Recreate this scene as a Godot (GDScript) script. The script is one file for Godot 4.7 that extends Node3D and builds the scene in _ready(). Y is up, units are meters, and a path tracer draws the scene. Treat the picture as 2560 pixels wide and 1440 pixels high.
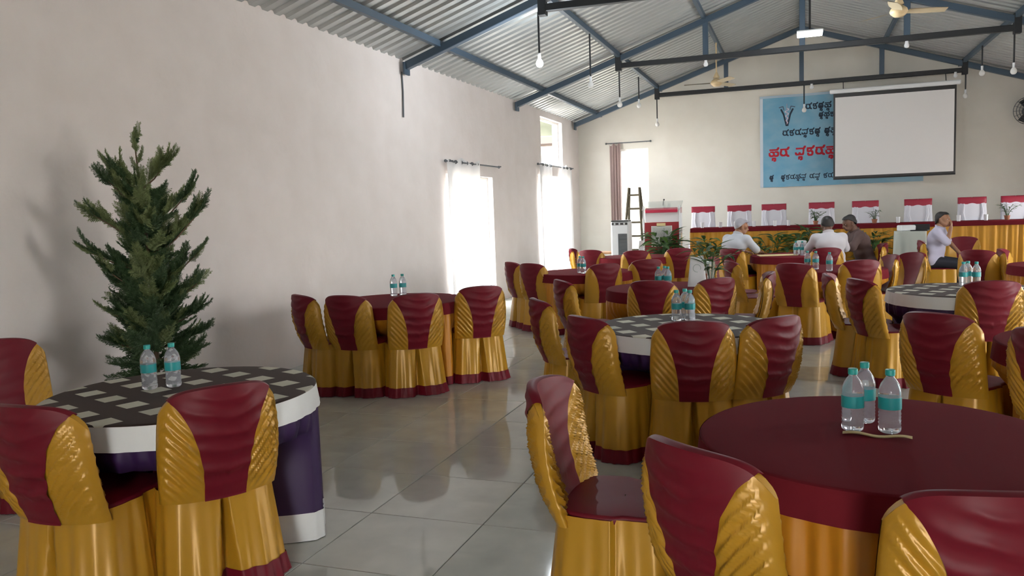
extends Node3D
# A banquet hall with a corrugated roof: covered chairs round draped tables, a stage table at the far end.

var M := {}
var names := {}
var noise := FastNoiseLite.new()
const XW := 5.0          # the hall is 10 m wide
const ZF := -18.9        # far wall
const ZB := 4.6          # wall behind the camera

func _ready() -> void:
	noise.seed = 7
	noise.frequency = 1.0
	# ---- camera
	var cam := Camera3D.new()
	cam.name = "camera"
	cam.position = Vector3(0, 1.53, 0)
	cam.rotation = Vector3(deg_to_rad(-5.324), deg_to_rad(19.851), deg_to_rad(-2.017))
	cam.fov = rad_to_deg(2.0 * atan(720.0 / 2000.0))
	cam.near = 0.05
	cam.far = 300.0
	add_child(cam)
	# ---- sky and exposure
	var sky_mat := ProceduralSkyMaterial.new()
	sky_mat.sky_top_color = Color(0.95, 0.97, 1.0)
	sky_mat.sky_horizon_color = Color(1.0, 0.99, 0.97)
	sky_mat.ground_bottom_color = Color(0.55, 0.53, 0.5)
	sky_mat.ground_horizon_color = Color(0.8, 0.79, 0.77)
	sky_mat.sky_energy_multiplier = 1.0
	var sky := Sky.new()
	sky.sky_material = sky_mat
	var env := Environment.new()
	env.background_mode = Environment.BG_SKY
	env.sky = sky
	env.background_energy_multiplier = 26.0
	env.tonemap_mode = Environment.TONE_MAPPER_LINEAR
	env.tonemap_exposure = 1.08
	env.sdfgi_enabled = true
	env.ssao_enabled = true
	env.ssil_enabled = true
	var we := WorldEnvironment.new()
	we.name = "world_environment"
	we.environment = env
	add_child(we)
	var sun := DirectionalLight3D.new()
	sun.name = "sun"
	sun.light_color = Color(1.0, 0.94, 0.86)
	sun.light_energy = 22.0
	sun.light_angular_distance = 0.6
	sun.sky_mode = DirectionalLight3D.SKY_MODE_LIGHT_ONLY
	sun.shadow_enabled = true
	add_child(sun)
	sun.look_at_from_position(Vector3(1.5, 10, 7), Vector3.ZERO)
	materials()
	room()
	roof()
	openings()
	outside()
	stage()
	banquet()
	small_things()
	people()
	lamps()

# ------------------------------------------------------------------ naming and tagging
func numbered(called: String) -> String:
	var n: int = names.get(called, 0)
	names[called] = n + 1
	return called if n == 0 else "%s_%03d" % [called, n]

func part_name(parent: Node, called: String) -> String:
	var key := str(parent.get_instance_id()) + called
	var n: int = names.get(key, 0)
	names[key] = n + 1
	return called if n == 0 else "%s_%03d" % [called, n]

func thing(called: String, label: String, category: String, at := Vector3.ZERO, turn := 0.0, group := "") -> Node3D:
	var o := Node3D.new()
	o.name = numbered(called)
	add_child(o)
	o.position = at
	o.rotation.y = turn
	tag(o, label, category, group)
	return o

func tag(o: Node, label: String, category := "", group := "") -> void:
	o.set_meta("label", label)
	if category != "":
		o.set_meta("category", category)
	if group != "":
		o.set_meta("group", group)

func part(parent: Node3D, called: String, mesh: Mesh, mat: Material, at := Transform3D()) -> MeshInstance3D:
	var o := MeshInstance3D.new()
	o.mesh = mesh
	o.material_override = mat
	o.name = part_name(parent, called)
	o.transform = at
	o.cast_shadow = GeometryInstance3D.SHADOW_CASTING_SETTING_ON
	parent.add_child(o)
	return o

func solo(called: String, mesh: Mesh, mat: Material, label: String, category: String, at := Transform3D(), group := "") -> MeshInstance3D:
	var o := MeshInstance3D.new()
	o.mesh = mesh
	o.material_override = mat
	o.name = numbered(called)
	o.transform = at
	add_child(o)
	tag(o, label, category, group)
	return o

func struct(called: String, mesh: Mesh, mat: Material, label: String, category: String) -> MeshInstance3D:
	var o := solo(called, mesh, mat, label, category)
	o.set_meta("kind", "structure")
	return o

func copy(src: Node3D, label: String, at: Vector3, turn: float, group := "") -> Node3D:
	var base := String(src.name)
	var c: Node3D = src.duplicate()
	c.name = numbered(base)
	add_child(c)
	c.position = at
	c.rotation = Vector3(0, turn, 0)
	c.set_meta("label", label)
	if group != "":
		c.set_meta("group", group)
	return c

func at3(x: float, y: float, z: float) -> Transform3D:
	return Transform3D(Basis(), Vector3(x, y, z))

# ------------------------------------------------------------------ mesh builder
class MB:
	var V := PackedVector3Array()
	var N := PackedVector3Array()
	var U := PackedVector2Array()
	var I := PackedInt32Array()

	func grid(nu: int, nv: int, f: Callable, wrap := false, flip := false, uvs := Vector2.ONE) -> MB:
		var base := V.size()
		var w := nu + 1
		var P := PackedVector3Array()
		P.resize(w * (nv + 1))
		for j in nv + 1:
			for i in w:
				P[j * w + i] = f.call(float(i) / nu, float(j) / nv)
		var K := PackedVector3Array()
		K.resize(P.size())
		for j in nv:
			for i in nu:
				var a := j * w + i
				var b := a + 1
				var c := a + w
				var d := c + 1
				if flip:
					I.append_array([base + a, base + b, base + c, base + b, base + d, base + c])
				else:
					I.append_array([base + a, base + c, base + b, base + b, base + c, base + d])
				var n := (P[d] - P[a]).cross(P[c] - P[b])
				if not flip:
					n = -n
				K[a] += n
				K[b] += n
				K[c] += n
				K[d] += n
		if wrap:
			for j in nv + 1:
				var s := K[j * w] + K[j * w + nu]
				K[j * w] = s
				K[j * w + nu] = s
		for k in K.size():
			K[k] = -K[k].normalized() if K[k].length_squared() > 1e-20 else Vector3.UP
		V.append_array(P)
		N.append_array(K)
		for j in nv + 1:
			for i in w:
				U.append(Vector2(float(i) / nu * uvs.x, float(j) / nv * uvs.y))
		return self

	func quad(a: Vector3, b: Vector3, c: Vector3, d: Vector3) -> MB:
		# corners in order round the face, counter-clockwise seen from the front
		var n := (b - a).cross(c - a).normalized()
		var base := V.size()
		V.append_array([a, b, c, d])
		N.append_array([n, n, n, n])
		U.append_array([Vector2(0, 1), Vector2(1, 1), Vector2(1, 0), Vector2(0, 0)])
		I.append_array([base, base + 2, base + 1, base, base + 3, base + 2])
		return self

	func tri(a: Vector3, b: Vector3, c: Vector3) -> MB:
		var n := (b - a).cross(c - a).normalized()
		var base := V.size()
		V.append_array([a, b, c])
		N.append_array([n, n, n])
		U.append_array([Vector2(0, 1), Vector2(1, 1), Vector2(0.5, 0)])
		I.append_array([base, base + 2, base + 1])
		return self

	func box(c: Vector3, s: Vector3, bev := 0.0, t := Transform3D()) -> MB:
		var h := s * 0.5
		bev = minf(bev, minf(h.x, minf(h.y, h.z)) * 0.9)
		var ax := [Vector3.RIGHT, Vector3.UP, Vector3.BACK]
		for k in 3:
			for sg in [-1.0, 1.0]:
				var n: Vector3 = ax[k] * sg
				var u: Vector3 = ax[(k + 1) % 3]
				var v: Vector3 = ax[(k + 2) % 3] * sg
				var hn := h[k]
				var hu := h[(k + 1) % 3] - bev
				var hv := h[(k + 2) % 3] - bev
				quad(t * (c + n * hn - u * hu - v * hv), t * (c + n * hn + u * hu - v * hv), t * (c + n * hn + u * hu + v * hv), t * (c + n * hn - u * hu + v * hv))
		if bev > 0.0:
			for k in 3:
				var i := (k + 1) % 3
				var j := (k + 2) % 3
				for a in [-1.0, 1.0]:
					for b in [-1.0, 1.0]:
						var e1: Vector3 = ax[i] * (a * h[i]) + ax[j] * (b * (h[j] - bev))
						var e2: Vector3 = ax[i] * (a * (h[i] - bev)) + ax[j] * (b * h[j])
						var l: Vector3 = ax[k] * (h[k] - bev)
						var p := [c + e1 - l, c + e1 + l, c + e2 + l, c + e2 - l]
						if a * b > 0:
							p.reverse()
						quad(t * p[0], t * p[1], t * p[2], t * p[3])
			for a in [-1.0, 1.0]:
				for b in [-1.0, 1.0]:
					for d in [-1.0, 1.0]:
						var sg3 := Vector3(a, b, d)
						var q := [c + sg3 * Vector3(h.x, h.y - bev, h.z - bev), c + sg3 * Vector3(h.x - bev, h.y, h.z - bev), c + sg3 * Vector3(h.x - bev, h.y - bev, h.z)]
						if a * b * d < 0:
							q.reverse()
						tri(t * q[0], t * q[1], t * q[2])
		return self

	func tube(pts: Array, r, seg := 8, caps := true) -> MB:
		# r: a number or an array of radii
		var n := pts.size()
		var frames := []
		var up := Vector3.UP
		for k in n:
			var d: Vector3 = ((pts[mini(k + 1, n - 1)] as Vector3) - (pts[maxi(k - 1, 0)] as Vector3)).normalized()
			if absf(d.dot(up)) > 0.95:
				up = Vector3.RIGHT if absf(d.x) < 0.8 else Vector3.BACK
			var x := up.cross(d).normalized()
			var y := d.cross(x).normalized()
			up = y
			frames.append([x, y])
		grid(seg, n - 1, func(u, v):
			var k := int(round(v * (n - 1)))
			var rr: float = r[k] if r is Array else r
			var a: float = u * TAU
			return (pts[k] as Vector3) + frames[k][0] * (cos(a) * rr) + frames[k][1] * (sin(a) * rr), true)
		if caps:
			for e in [0, n - 1]:
				var rr: float = r[e] if r is Array else r
				for s in seg:
					var a := TAU * s / seg
					var b := TAU * (s + 1) / seg
					var p: Vector3 = pts[e]
					var pa: Vector3 = p + frames[e][0] * (cos(a) * rr) + frames[e][1] * (sin(a) * rr)
					var pb: Vector3 = p + frames[e][0] * (cos(b) * rr) + frames[e][1] * (sin(b) * rr)
					if e == 0:
						tri(p, pb, pa)
					else:
						tri(p, pa, pb)
		return self

	func lathe(prof: Array, seg := 24, at := Vector3.ZERO) -> MB:
		# prof: Vector2(radius, height) from the bottom up
		var n := prof.size() - 1
		return grid(seg, n, func(u, v):
			var p: Vector2 = prof[int(round(v * n))]
			var a: float = u * TAU
			return at + Vector3(cos(a) * p.x, p.y, -sin(a) * p.x), true)

	func ball(c: Vector3, r: Vector3, seg := 12, rings := 8) -> MB:
		return grid(seg, rings, func(u, v):
			var a: float = u * TAU
			var b: float = (v - 0.5) * PI
			return c + Vector3(cos(a) * cos(b) * r.x, sin(b) * r.y, -sin(a) * cos(b) * r.z), true)

	func mesh(scale_uv := false) -> ArrayMesh:
		var arr := []
		arr.resize(Mesh.ARRAY_MAX)
		arr[Mesh.ARRAY_VERTEX] = V
		arr[Mesh.ARRAY_NORMAL] = N
		arr[Mesh.ARRAY_TEX_UV] = U
		arr[Mesh.ARRAY_INDEX] = I
		var m := ArrayMesh.new()
		m.add_surface_from_arrays(Mesh.PRIMITIVE_TRIANGLES, arr)
		return m

# ------------------------------------------------------------------ materials
func lin(r: float, g: float, b: float) -> Color:
	return Color(r, g, b).linear_to_srgb()

func mat(called: String, c: Color, rough := 0.7, metal := 0.0) -> StandardMaterial3D:
	var m := StandardMaterial3D.new()
	m.resource_name = called
	m.albedo_color = c
	m.roughness = rough
	m.metallic = metal
	M[called] = m
	return m

func noise_tex(freq: float, lo: Color, hi: Color, seed_n := 1, oct := 4, size := 256) -> NoiseTexture2D:
	var n := FastNoiseLite.new()
	n.seed = seed_n
	n.frequency = freq
	n.fractal_octaves = oct
	var t := NoiseTexture2D.new()
	t.width = size
	t.height = size
	t.seamless = true
	t.noise = n
	var g := Gradient.new()
	g.set_color(0, lo)
	g.set_color(1, hi)
	t.color_ramp = g
	return t

func bump_tex(freq: float, strength: float, seed_n := 1, size := 256) -> NoiseTexture2D:
	var n := FastNoiseLite.new()
	n.seed = seed_n
	n.frequency = freq
	var t := NoiseTexture2D.new()
	t.width = size
	t.height = size
	t.seamless = true
	t.as_normal_map = true
	t.bump_strength = strength
	t.noise = n
	return t

func triplanar(m: StandardMaterial3D, scale: float) -> void:
	m.uv1_triplanar = true
	m.uv1_world_triplanar = true
	m.uv1_scale = Vector3(scale, scale, scale)

func materials() -> void:
	var m := mat("plaster", lin(0.755, 0.70, 0.675), 0.85)
	m.albedo_texture = noise_tex(0.01, Color(0.97, 0.965, 0.96), Color(1, 1, 1), 3)
	m.normal_enabled = true
	m.normal_texture = bump_tex(0.05, 1.2, 5)
	m.normal_scale = 0.25
	triplanar(m, 0.6)
	m = mat("far_plaster", lin(0.72, 0.70, 0.635), 0.85)
	m.albedo_texture = M.plaster.albedo_texture
	triplanar(m, 0.5)
	m = mat("roof_metal", lin(0.46, 0.48, 0.475), 0.46, 0.6)
	m.roughness_texture = noise_tex(0.02, Color(0.7, 0.7, 0.7), Color(1, 1, 1), 9)
	triplanar(m, 0.7)
	m = mat("steel_blue", lin(0.045, 0.075, 0.11), 0.45)
	m = mat("black_rod", lin(0.012, 0.014, 0.017), 0.5)
	var tints := [lin(0.52, 0.535, 0.485), lin(0.505, 0.52, 0.475), lin(0.53, 0.535, 0.485), lin(0.515, 0.52, 0.47)]
	for k in 4:
		m = mat("tile_%d" % k, tints[k], 0.065)
		m.albedo_texture = noise_tex(0.012, Color(0.93, 0.93, 0.93), Color(1, 1, 1), 20 + k, 4, 128)
		m.uv1_scale = Vector3(1, 1, 1)
	mat("grout", lin(0.12, 0.12, 0.11), 0.8)
	m = mat("gold_satin", lin(0.46, 0.238, 0.017), 0.36)
	m.metallic = 0.12
	m.metallic_specular = 0.5
	m = mat("maroon_satin", lin(0.135, 0.0048, 0.0135), 0.48)
	m.metallic_specular = 0.35
	m.rim_enabled = true
	m.rim = 0.15
	m.rim_tint = 0.9
	m = mat("maroon_cloth", lin(0.14, 0.012, 0.018), 0.85)
	m.metallic_specular = 0.2
	m.normal_enabled = true
	m.normal_texture = bump_tex(0.35, 2.0, 8)
	m.normal_scale = 0.2
	triplanar(m, 6.0)
	m = mat("gold_skirt", lin(0.50, 0.20, 0.012), 0.45)
	m = mat("purple_satin", lin(0.035, 0.012, 0.065), 0.5)
	m = mat("white_satin", lin(0.72, 0.73, 0.72), 0.55)
	m = mat("white_cover", lin(0.72, 0.72, 0.78), 0.7)
	m = mat("red_band", lin(0.32, 0.010, 0.036), 0.5)
	m = mat("white_paint", lin(0.8, 0.8, 0.78), 0.5)
	m = mat("white_plastic", lin(0.78, 0.8, 0.82), 0.4)
	m = mat("grey_plastic", lin(0.09, 0.10, 0.11), 0.5)
	m = mat("black_plastic", lin(0.02, 0.02, 0.022), 0.4)
	m = mat("screen_white", lin(0.78, 0.77, 0.77), 0.8)
	m = mat("teal_plastic", lin(0.02, 0.33, 0.30), 0.4)
	m = mat("teal_label", lin(0.02, 0.30, 0.31), 0.35)
	m = mat("bottle_glass", Color(0.96, 0.98, 1.0, 0.10), 0.06)
	m.transparency = BaseMaterial3D.TRANSPARENCY_ALPHA
	m = mat("wood_brown", lin(0.32, 0.17, 0.08), 0.6)
	m = mat("bamboo", lin(0.05, 0.038, 0.016), 0.6)
	m = mat("leaf_green", lin(0.055, 0.12, 0.025), 0.55)
	m.backlight_enabled = true
	m.backlight = lin(0.05, 0.1, 0.02)
	m = mat("leaf_dark", lin(0.03, 0.075, 0.02), 0.55)
	m.backlight_enabled = true
	m.backlight = lin(0.03, 0.06, 0.015)
	m = mat("bark", lin(0.16, 0.10, 0.065), 0.85)
	m = mat("terracotta", lin(0.35, 0.14, 0.08), 0.8)
	m = mat("sheer", lin(0.75, 0.75, 0.75), 0.8)
	m.backlight_enabled = true
	m.backlight = lin(0.75, 0.75, 0.75)
	m = mat("mauve_curtain", lin(0.30, 0.225, 0.21), 0.8)
	m.backlight_enabled = true
	m.backlight = lin(0.2, 0.15, 0.14)
	m = mat("concrete", lin(0.4, 0.39, 0.37), 0.85)
	m = mat("beige_render", lin(0.036, 0.025, 0.018), 0.85)
	m = mat("foliage_far", lin(0.0085, 0.0115, 0.004), 0.8)
	m = mat("roof_tile", lin(0.012, 0.007, 0.005), 0.8)
	m = mat("table_wood", lin(0.25, 0.15, 0.08), 0.6)
	m = mat("chrome", lin(0.6, 0.6, 0.6), 0.25, 0.9)
	m = mat("acrylic", Color(0.9, 0.97, 0.96, 0.15), 0.05)
	m.transparency = BaseMaterial3D.TRANSPARENCY_ALPHA
	m = mat("fan_cream", lin(0.62, 0.48, 0.28), 0.5)
	m = mat("glow_lamp", Color(1, 1, 1), 0.4)
	m.emission_enabled = true
	m.emission = Color(0.93, 0.97, 1.0)
	m.emission_energy_multiplier = 6.0
	m = mat("bulb_off", lin(0.75, 0.75, 0.73), 0.3)
	m = mat("paper", lin(0.7, 0.68, 0.62), 0.8)
	m = mat("yellow_paper", lin(0.72, 0.58, 0.3), 0.8)
	m = mat("bottle_water", Color(0.95, 0.97, 1.0, 0.22), 0.06)
	m.refraction_enabled = true
	m.refraction_scale = 0.033
	mat("gold_stage", lin(0.56, 0.26, 0.012), 0.5)
	mat("red_panel", lin(0.26, 0.006, 0.012), 0.5)
	mat("red_bright", lin(0.55, 0.03, 0.08), 0.5)
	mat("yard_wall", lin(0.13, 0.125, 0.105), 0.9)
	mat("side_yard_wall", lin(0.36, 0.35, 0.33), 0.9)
	mat("print_grey", lin(0.42, 0.50, 0.48), 0.7)
	mat("grey_cloth", lin(0.44, 0.47, 0.43), 0.8)
	mat("fan_blade", lin(0.5, 0.42, 0.28), 0.5)
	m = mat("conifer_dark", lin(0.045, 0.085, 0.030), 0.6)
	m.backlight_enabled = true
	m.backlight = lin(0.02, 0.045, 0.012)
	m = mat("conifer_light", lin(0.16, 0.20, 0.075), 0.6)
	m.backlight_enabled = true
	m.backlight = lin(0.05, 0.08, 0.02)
	# brown cloth with rows of cream rectangles, one metre to the side
	var im := Image.create(768, 768, false, Image.FORMAT_RGB8)
	im.fill(Color(0.20, 0.125, 0.095))
	var rng := RandomNumberGenerator.new()
	rng.seed = 3
	for y in 768:
		for x in 0:
			pass
	for j in 4:
		for i in 4:
			var c := Color(0.80, 0.79, 0.73) * rng.randf_range(0.95, 1.03)
			c.a = 1
			im.fill_rect(Rect2i(i * 192 + 42, j * 192 + 48, 100, 92), c)
	for k in 9000:
		var x := rng.randi() % 768
		var y := rng.randi() % 768
		im.set_pixel(x, y, im.get_pixel(x, y).darkened(0.12))
	m = mat("check_cloth", Color(1, 1, 1), 0.7)
	m.albedo_texture = ImageTexture.create_from_image(im)

# ------------------------------------------------------------------ the room
func wall_mesh(us: float, ue: float, vs: float, ve: float, holes: Array, place: Callable, thick: float) -> ArrayMesh:
	# a wall in (u, v) with rectangular holes [u0, u1, v0, v1]; place(u, v, d) gives the point at depth d (0 the room side)
	var cu := [us, ue]
	var cv := [vs, ve]
	for h in holes:
		cu.append_array([h[0], h[1]])
		cv.append_array([h[2], h[3]])
	cu.sort()
	cv.sort()
	var b := MB.new()
	var face := func(u0, u1, v0, v1, d):
		var q := [place.call(u0, v0, d), place.call(u1, v0, d), place.call(u1, v1, d), place.call(u0, v1, d)]
		var away: Vector3 = place.call(u0, v0, thick - d) - place.call(u0, v0, d)
		if ((q[1] - q[0]) as Vector3).cross(q[2] - q[0]).dot(away) > 0:
			q.reverse()
		b.quad(q[0], q[1], q[2], q[3])
	for i in cu.size() - 1:
		for j in cv.size() - 1:
			if cu[i + 1] - cu[i] < 1e-4 or cv[j + 1] - cv[j] < 1e-4:
				continue
			var mu: float = (cu[i] + cu[i + 1]) / 2
			var mv: float = (cv[j] + cv[j + 1]) / 2
			var solid := true
			for h in holes:
				if mu > h[0] and mu < h[1] and mv > h[2] and mv < h[3]:
					solid = false
			if solid:
				face.call(cu[i], cu[i + 1], cv[j], cv[j + 1], 0.0)
				face.call(cu[i], cu[i + 1], cv[j], cv[j + 1], thick)
	var rims := holes.duplicate()
	rims.append([us, ue, vs, ve])
	for h in rims:
		for e in [[h[0], h[2], h[1], h[2]], [h[1], h[2], h[1], h[3]], [h[1], h[3], h[0], h[3]], [h[0], h[3], h[0], h[2]]]:
			b.quad(place.call(e[0], e[1], 0.0), place.call(e[2], e[3], 0.0), place.call(e[2], e[3], thick), place.call(e[0], e[1], thick))
	return b.mesh()

var win1 := [-13.05, -11.1, 0.12, 2.16]
var win2 := [-17.85, -15.65, 0.12, 2.3]
var high2 := [-17.5, -15.9, 2.52, 3.5]
var door_far := [-4.02, -3.32, 0.30, 2.95]

func room() -> void:
	struct("wall_left", wall_mesh(ZF, ZB, -0.1, 3.9, [win1, win2, high2], func(u, v, d): return Vector3(-XW - d, v, u), 0.23), M.plaster, "long white plastered side wall with two bright curtained windows", "wall")
	struct("wall_right", wall_mesh(ZF, ZB, -0.1, 3.9, [[-6.2, -4.9, 0.3, 2.5], [-10.7, -9.6, 0.3, 2.4], [-16.6, -15.9, 0.8, 2.2]], func(u, v, d): return Vector3(XW + 0.1 + d, v, u), 0.23), M.plaster, "right side wall of the hall with tall openings to daylight", "wall")
	struct("wall_far", wall_mesh(-XW, XW + 0.1, -0.1, 5.4, [door_far], func(u, v, d): return Vector3(u, v, ZF - d), 0.23), M.far_plaster, "cream end wall behind the stage table with banner and screen", "wall")
	struct("wall_back", wall_mesh(-XW, XW + 0.1, -0.1, 5.4, [[0.4, 1.8, 0.02, 2.5]], func(u, v, d): return Vector3(u, v, ZB + d), 0.23), M.plaster, "end wall behind the viewer with an open entrance", "wall")
	# floor: a dark grout bed and polished tiles
	var fb := MB.new()
	fb.box(Vector3(0.05, -0.06, (ZF + ZB) / 2), Vector3(10.6, 0.1, ZB - ZF + 0.5))
	var floor_o := struct("floor", fb.mesh(), M.grout, "polished grey floor of large square tiles with dark joints", "floor")
	var pitch := 0.625
	var tm := MB.new()
	tm.box(Vector3(0, -0.008, 0), Vector3(pitch - 0.005, 0.016, pitch - 0.005), 0.002)
	var tile := tm.mesh()
	var rest := MB.new()
	var rng := RandomNumberGenerator.new()
	rng.seed = 11
	var count := 0
	var z0 := -3.55 + 0.3125
	var k := -12
	while z0 - k * pitch > ZF + 0.2:
		var z := z0 - k * pitch
		for i in range(-6, 11):
			var x := -1.48 + 0.3125 + i * pitch
			if x < -XW - 0.31 or x > XW + 0.3 or z > ZB:
				continue
			if z < -1.6 and z > -12.4 and x < 4.0 and count < 290:
				part(floor_o, "tile", tile, M["tile_%d" % (rng.randi() % 4)], at3(x, 0, z))
				count += 1
			else:
				rest.box(Vector3(x, -0.008, z), Vector3(pitch - 0.005, 0.016, pitch - 0.005), 0.002)
		k += 1
	var r := part(floor_o, "tile_field", rest.mesh(), M.tile_0)
	r.set_meta("kind", "stuff")

func roof_y(x: float) -> float:
	return 3.64 + 0.333 * (XW - absf(x - 0.05))

func roof() -> void:
	var holder := Node3D.new()
	holder.name = numbered("ceiling")
	add_child(holder)
	tag(holder, "pitched roof of grey corrugated metal sheets over the hall", "ceiling")
	holder.set_meta("kind", "structure")
	var sheet := MB.new()
	var prof := [0.0, 0.0, 0.045, 0.0, 0.07, 0.028, 0.13, 0.028, 0.155, 0.0, 0.2, 0.0]
	var slope_len := 5.62
	for rib in 5:
		for q in 5:
			var za: float = rib * 0.2 + prof[q * 2]
			var zb: float = rib * 0.2 + prof[q * 2 + 2]
			var ya: float = prof[q * 2 + 1]
			var yb: float = prof[q * 2 + 3]
			if zb - za < 0.001:
				continue
			# local: x up the slope, y normal, z along the hall
			sheet.quad(Vector3(0, ya, za), Vector3(slope_len, ya, za), Vector3(slope_len, yb, zb), Vector3(0, yb, zb))
	var sm := sheet.mesh()
	var ang := atan(0.333)
	for side in [-1.0, 1.0]:
		var z := ZF - 0.2
		while z < ZB + 0.3:
			var t := Transform3D()
			if side < 0:
				t.basis = Basis(Vector3.BACK, ang)
				t.origin = Vector3(0.05 - XW - 0.3, roof_y(0.05 - XW - 0.3), z)
			else:
				t.basis = Basis(Vector3.UP, PI) * Basis(Vector3.BACK, ang)
				t.origin = Vector3(0.05 + XW + 0.3, roof_y(0.05 + XW + 0.3), z + 1.0)
			part(holder, "roof_sheet", sm, M.roof_metal, t)
			z += 1.0
	var ridge := MB.new()
	ridge.box(Vector3(0.05, roof_y(0.05) + 0.03, (ZF + ZB) / 2), Vector3(0.5, 0.02, ZB - ZF + 0.4))
	part(holder, "ridge_cap", ridge.mesh(), M.roof_metal)
	# purlins under the sheets, along the hall
	for x in [-4.43, -3.0, -1.52, 0.05, 1.62, 3.1, 4.53]:
		var b := MB.new()
		b.box(Vector3(x, roof_y(x) - 0.045, (ZF + ZB) / 2), Vector3(0.06, 0.08, ZB - ZF))
		struct("trim_%d" % (1 + int(names.get("purlin_count", 0))), b.mesh(), M.steel_blue, "blue-grey steel purlin running the length of the roof, %s" % ({-4.43: "nearest the left wall", -3.0: "second from the left wall", -1.52: "just left of the ridge", 0.05: "at the ridge", 1.62: "just right of the ridge", 3.1: "second from the right wall", 4.53: "nearest the right wall"}[x]), "purlin")
		names["purlin_count"] = int(names.get("purlin_count", 0)) + 1
	# trusses
	var where := {-18.4: "last truss before the end wall", -14.3: "middle truss of the hall", -9.82: "nearest truss in view", -5.4: "truss above the front tables"}
	for z in where:
		truss(z, where[z])

func truss(z: float, where: String) -> void:
	var o := thing("roof_truss", "blue-grey steel roof truss of square tube, %s" % where, "truss", Vector3(0.05, 0, z))
	o.set_meta("kind", "structure")
	var c := cos(atan(0.333))
	for s in [-1.0, 1.0]:
		var b := MB.new()
		var len := 5.0 / c
		var t := Transform3D(Basis(Vector3.BACK, s * -atan(0.333)), Vector3(s * 2.5, 3.53 + 0.333 * 2.5, 0))
		b.box(Vector3(0, 0, 0), Vector3(len, 0.10, 0.10), 0.006, t)
		part(o, "rafter", b.mesh(), M.steel_blue)
	var ch := MB.new()
	ch.box(Vector3(0, 4.06, 0), Vector3(6.2, 0.09, 0.09), 0.006)
	part(o, "tie_beam", ch.mesh(), M.black_rod)
	for x in [-1.55, 0.0, 1.55]:
		var top: float = 3.5 + 0.333 * (5 - absf(x))
		var b := MB.new()
		b.box(Vector3(x, (4.1 + top) / 2, 0), Vector3(0.09, top - 4.1, 0.08), 0.005)
		part(o, "post", b.mesh(), M.steel_blue)
	for s in [-1.0, 1.0]:
		var b := MB.new()
		b.box(Vector3(s * 3.06, 4.12, 0), Vector3(0.1, 0.30, 0.11), 0.004)
		part(o, "gusset", b.mesh(), M.black_rod)
	for s in [-1.0, 1.0]:
		var b := MB.new()
		b.box(Vector3(s * 4.985, 3.50, 0), Vector3(0.03, 0.16, 0.16), 0.004)
		part(o, "wall_plate", b.mesh(), M.steel_blue)

# ------------------------------------------------------------------ windows, curtains, what lies outside
func frame_mesh(w: float, h: float, bars: Array, th := 0.05, dep := 0.06) -> ArrayMesh:
	var b := MB.new()
	b.box(Vector3(0, h - th / 2, 0), Vector3(w, th, dep), 0.004)
	b.box(Vector3(0, th / 2, 0), Vector3(w, th, dep), 0.004)
	for s in [-1.0, 1.0]:
		b.box(Vector3(s * (w - th) / 2, h / 2, 0), Vector3(th, h - 2 * th, dep), 0.004)
	for x in bars:
		b.box(Vector3(x, h / 2, 0), Vector3(th * 0.7, h - 2 * th, dep * 0.7), 0.004)
	return b.mesh()

func curtain_mesh(w: float, h: float, folds: float, amp: float, sag: float, seed_n := 1) -> ArrayMesh:
	# hangs from y = 0 down to -h, x from 0 to w, with thickness
	var b := MB.new()
	var n := int(folds * 14)
	for side in [0.0, 0.006]:
		b.grid(n, 18, func(u, v):
			var p: float = u * folds * TAU
			var a: float = amp * (0.7 + 0.3 * sin(u * 7.0 + seed_n)) * (0.55 + 0.45 * v)
			var x: float = u * w + 0.012 * sin(v * 3.0 + u * 9.0) * v
			return Vector3(x, -h * v - sag * sin(u * folds * PI) * (1 - v) * 0.1, a * sin(p + 0.5 * sin(v * 2.0)) + side), false, side > 0)
	return b.mesh()

func rod_mesh(len: float) -> ArrayMesh:
	var b := MB.new()
	b.tube([Vector3(0, 0, 0), Vector3(len, 0, 0)], 0.012, 10)
	b.ball(Vector3(0, 0, 0), Vector3.ONE * 0.024)
	b.ball(Vector3(len, 0, 0), Vector3.ONE * 0.024)
	for x in [0.1, len - 0.1]:
		b.box(Vector3(x, 0, 0.04), Vector3(0.02, 0.02, 0.08), 0.003)
	return b.mesh()

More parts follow.
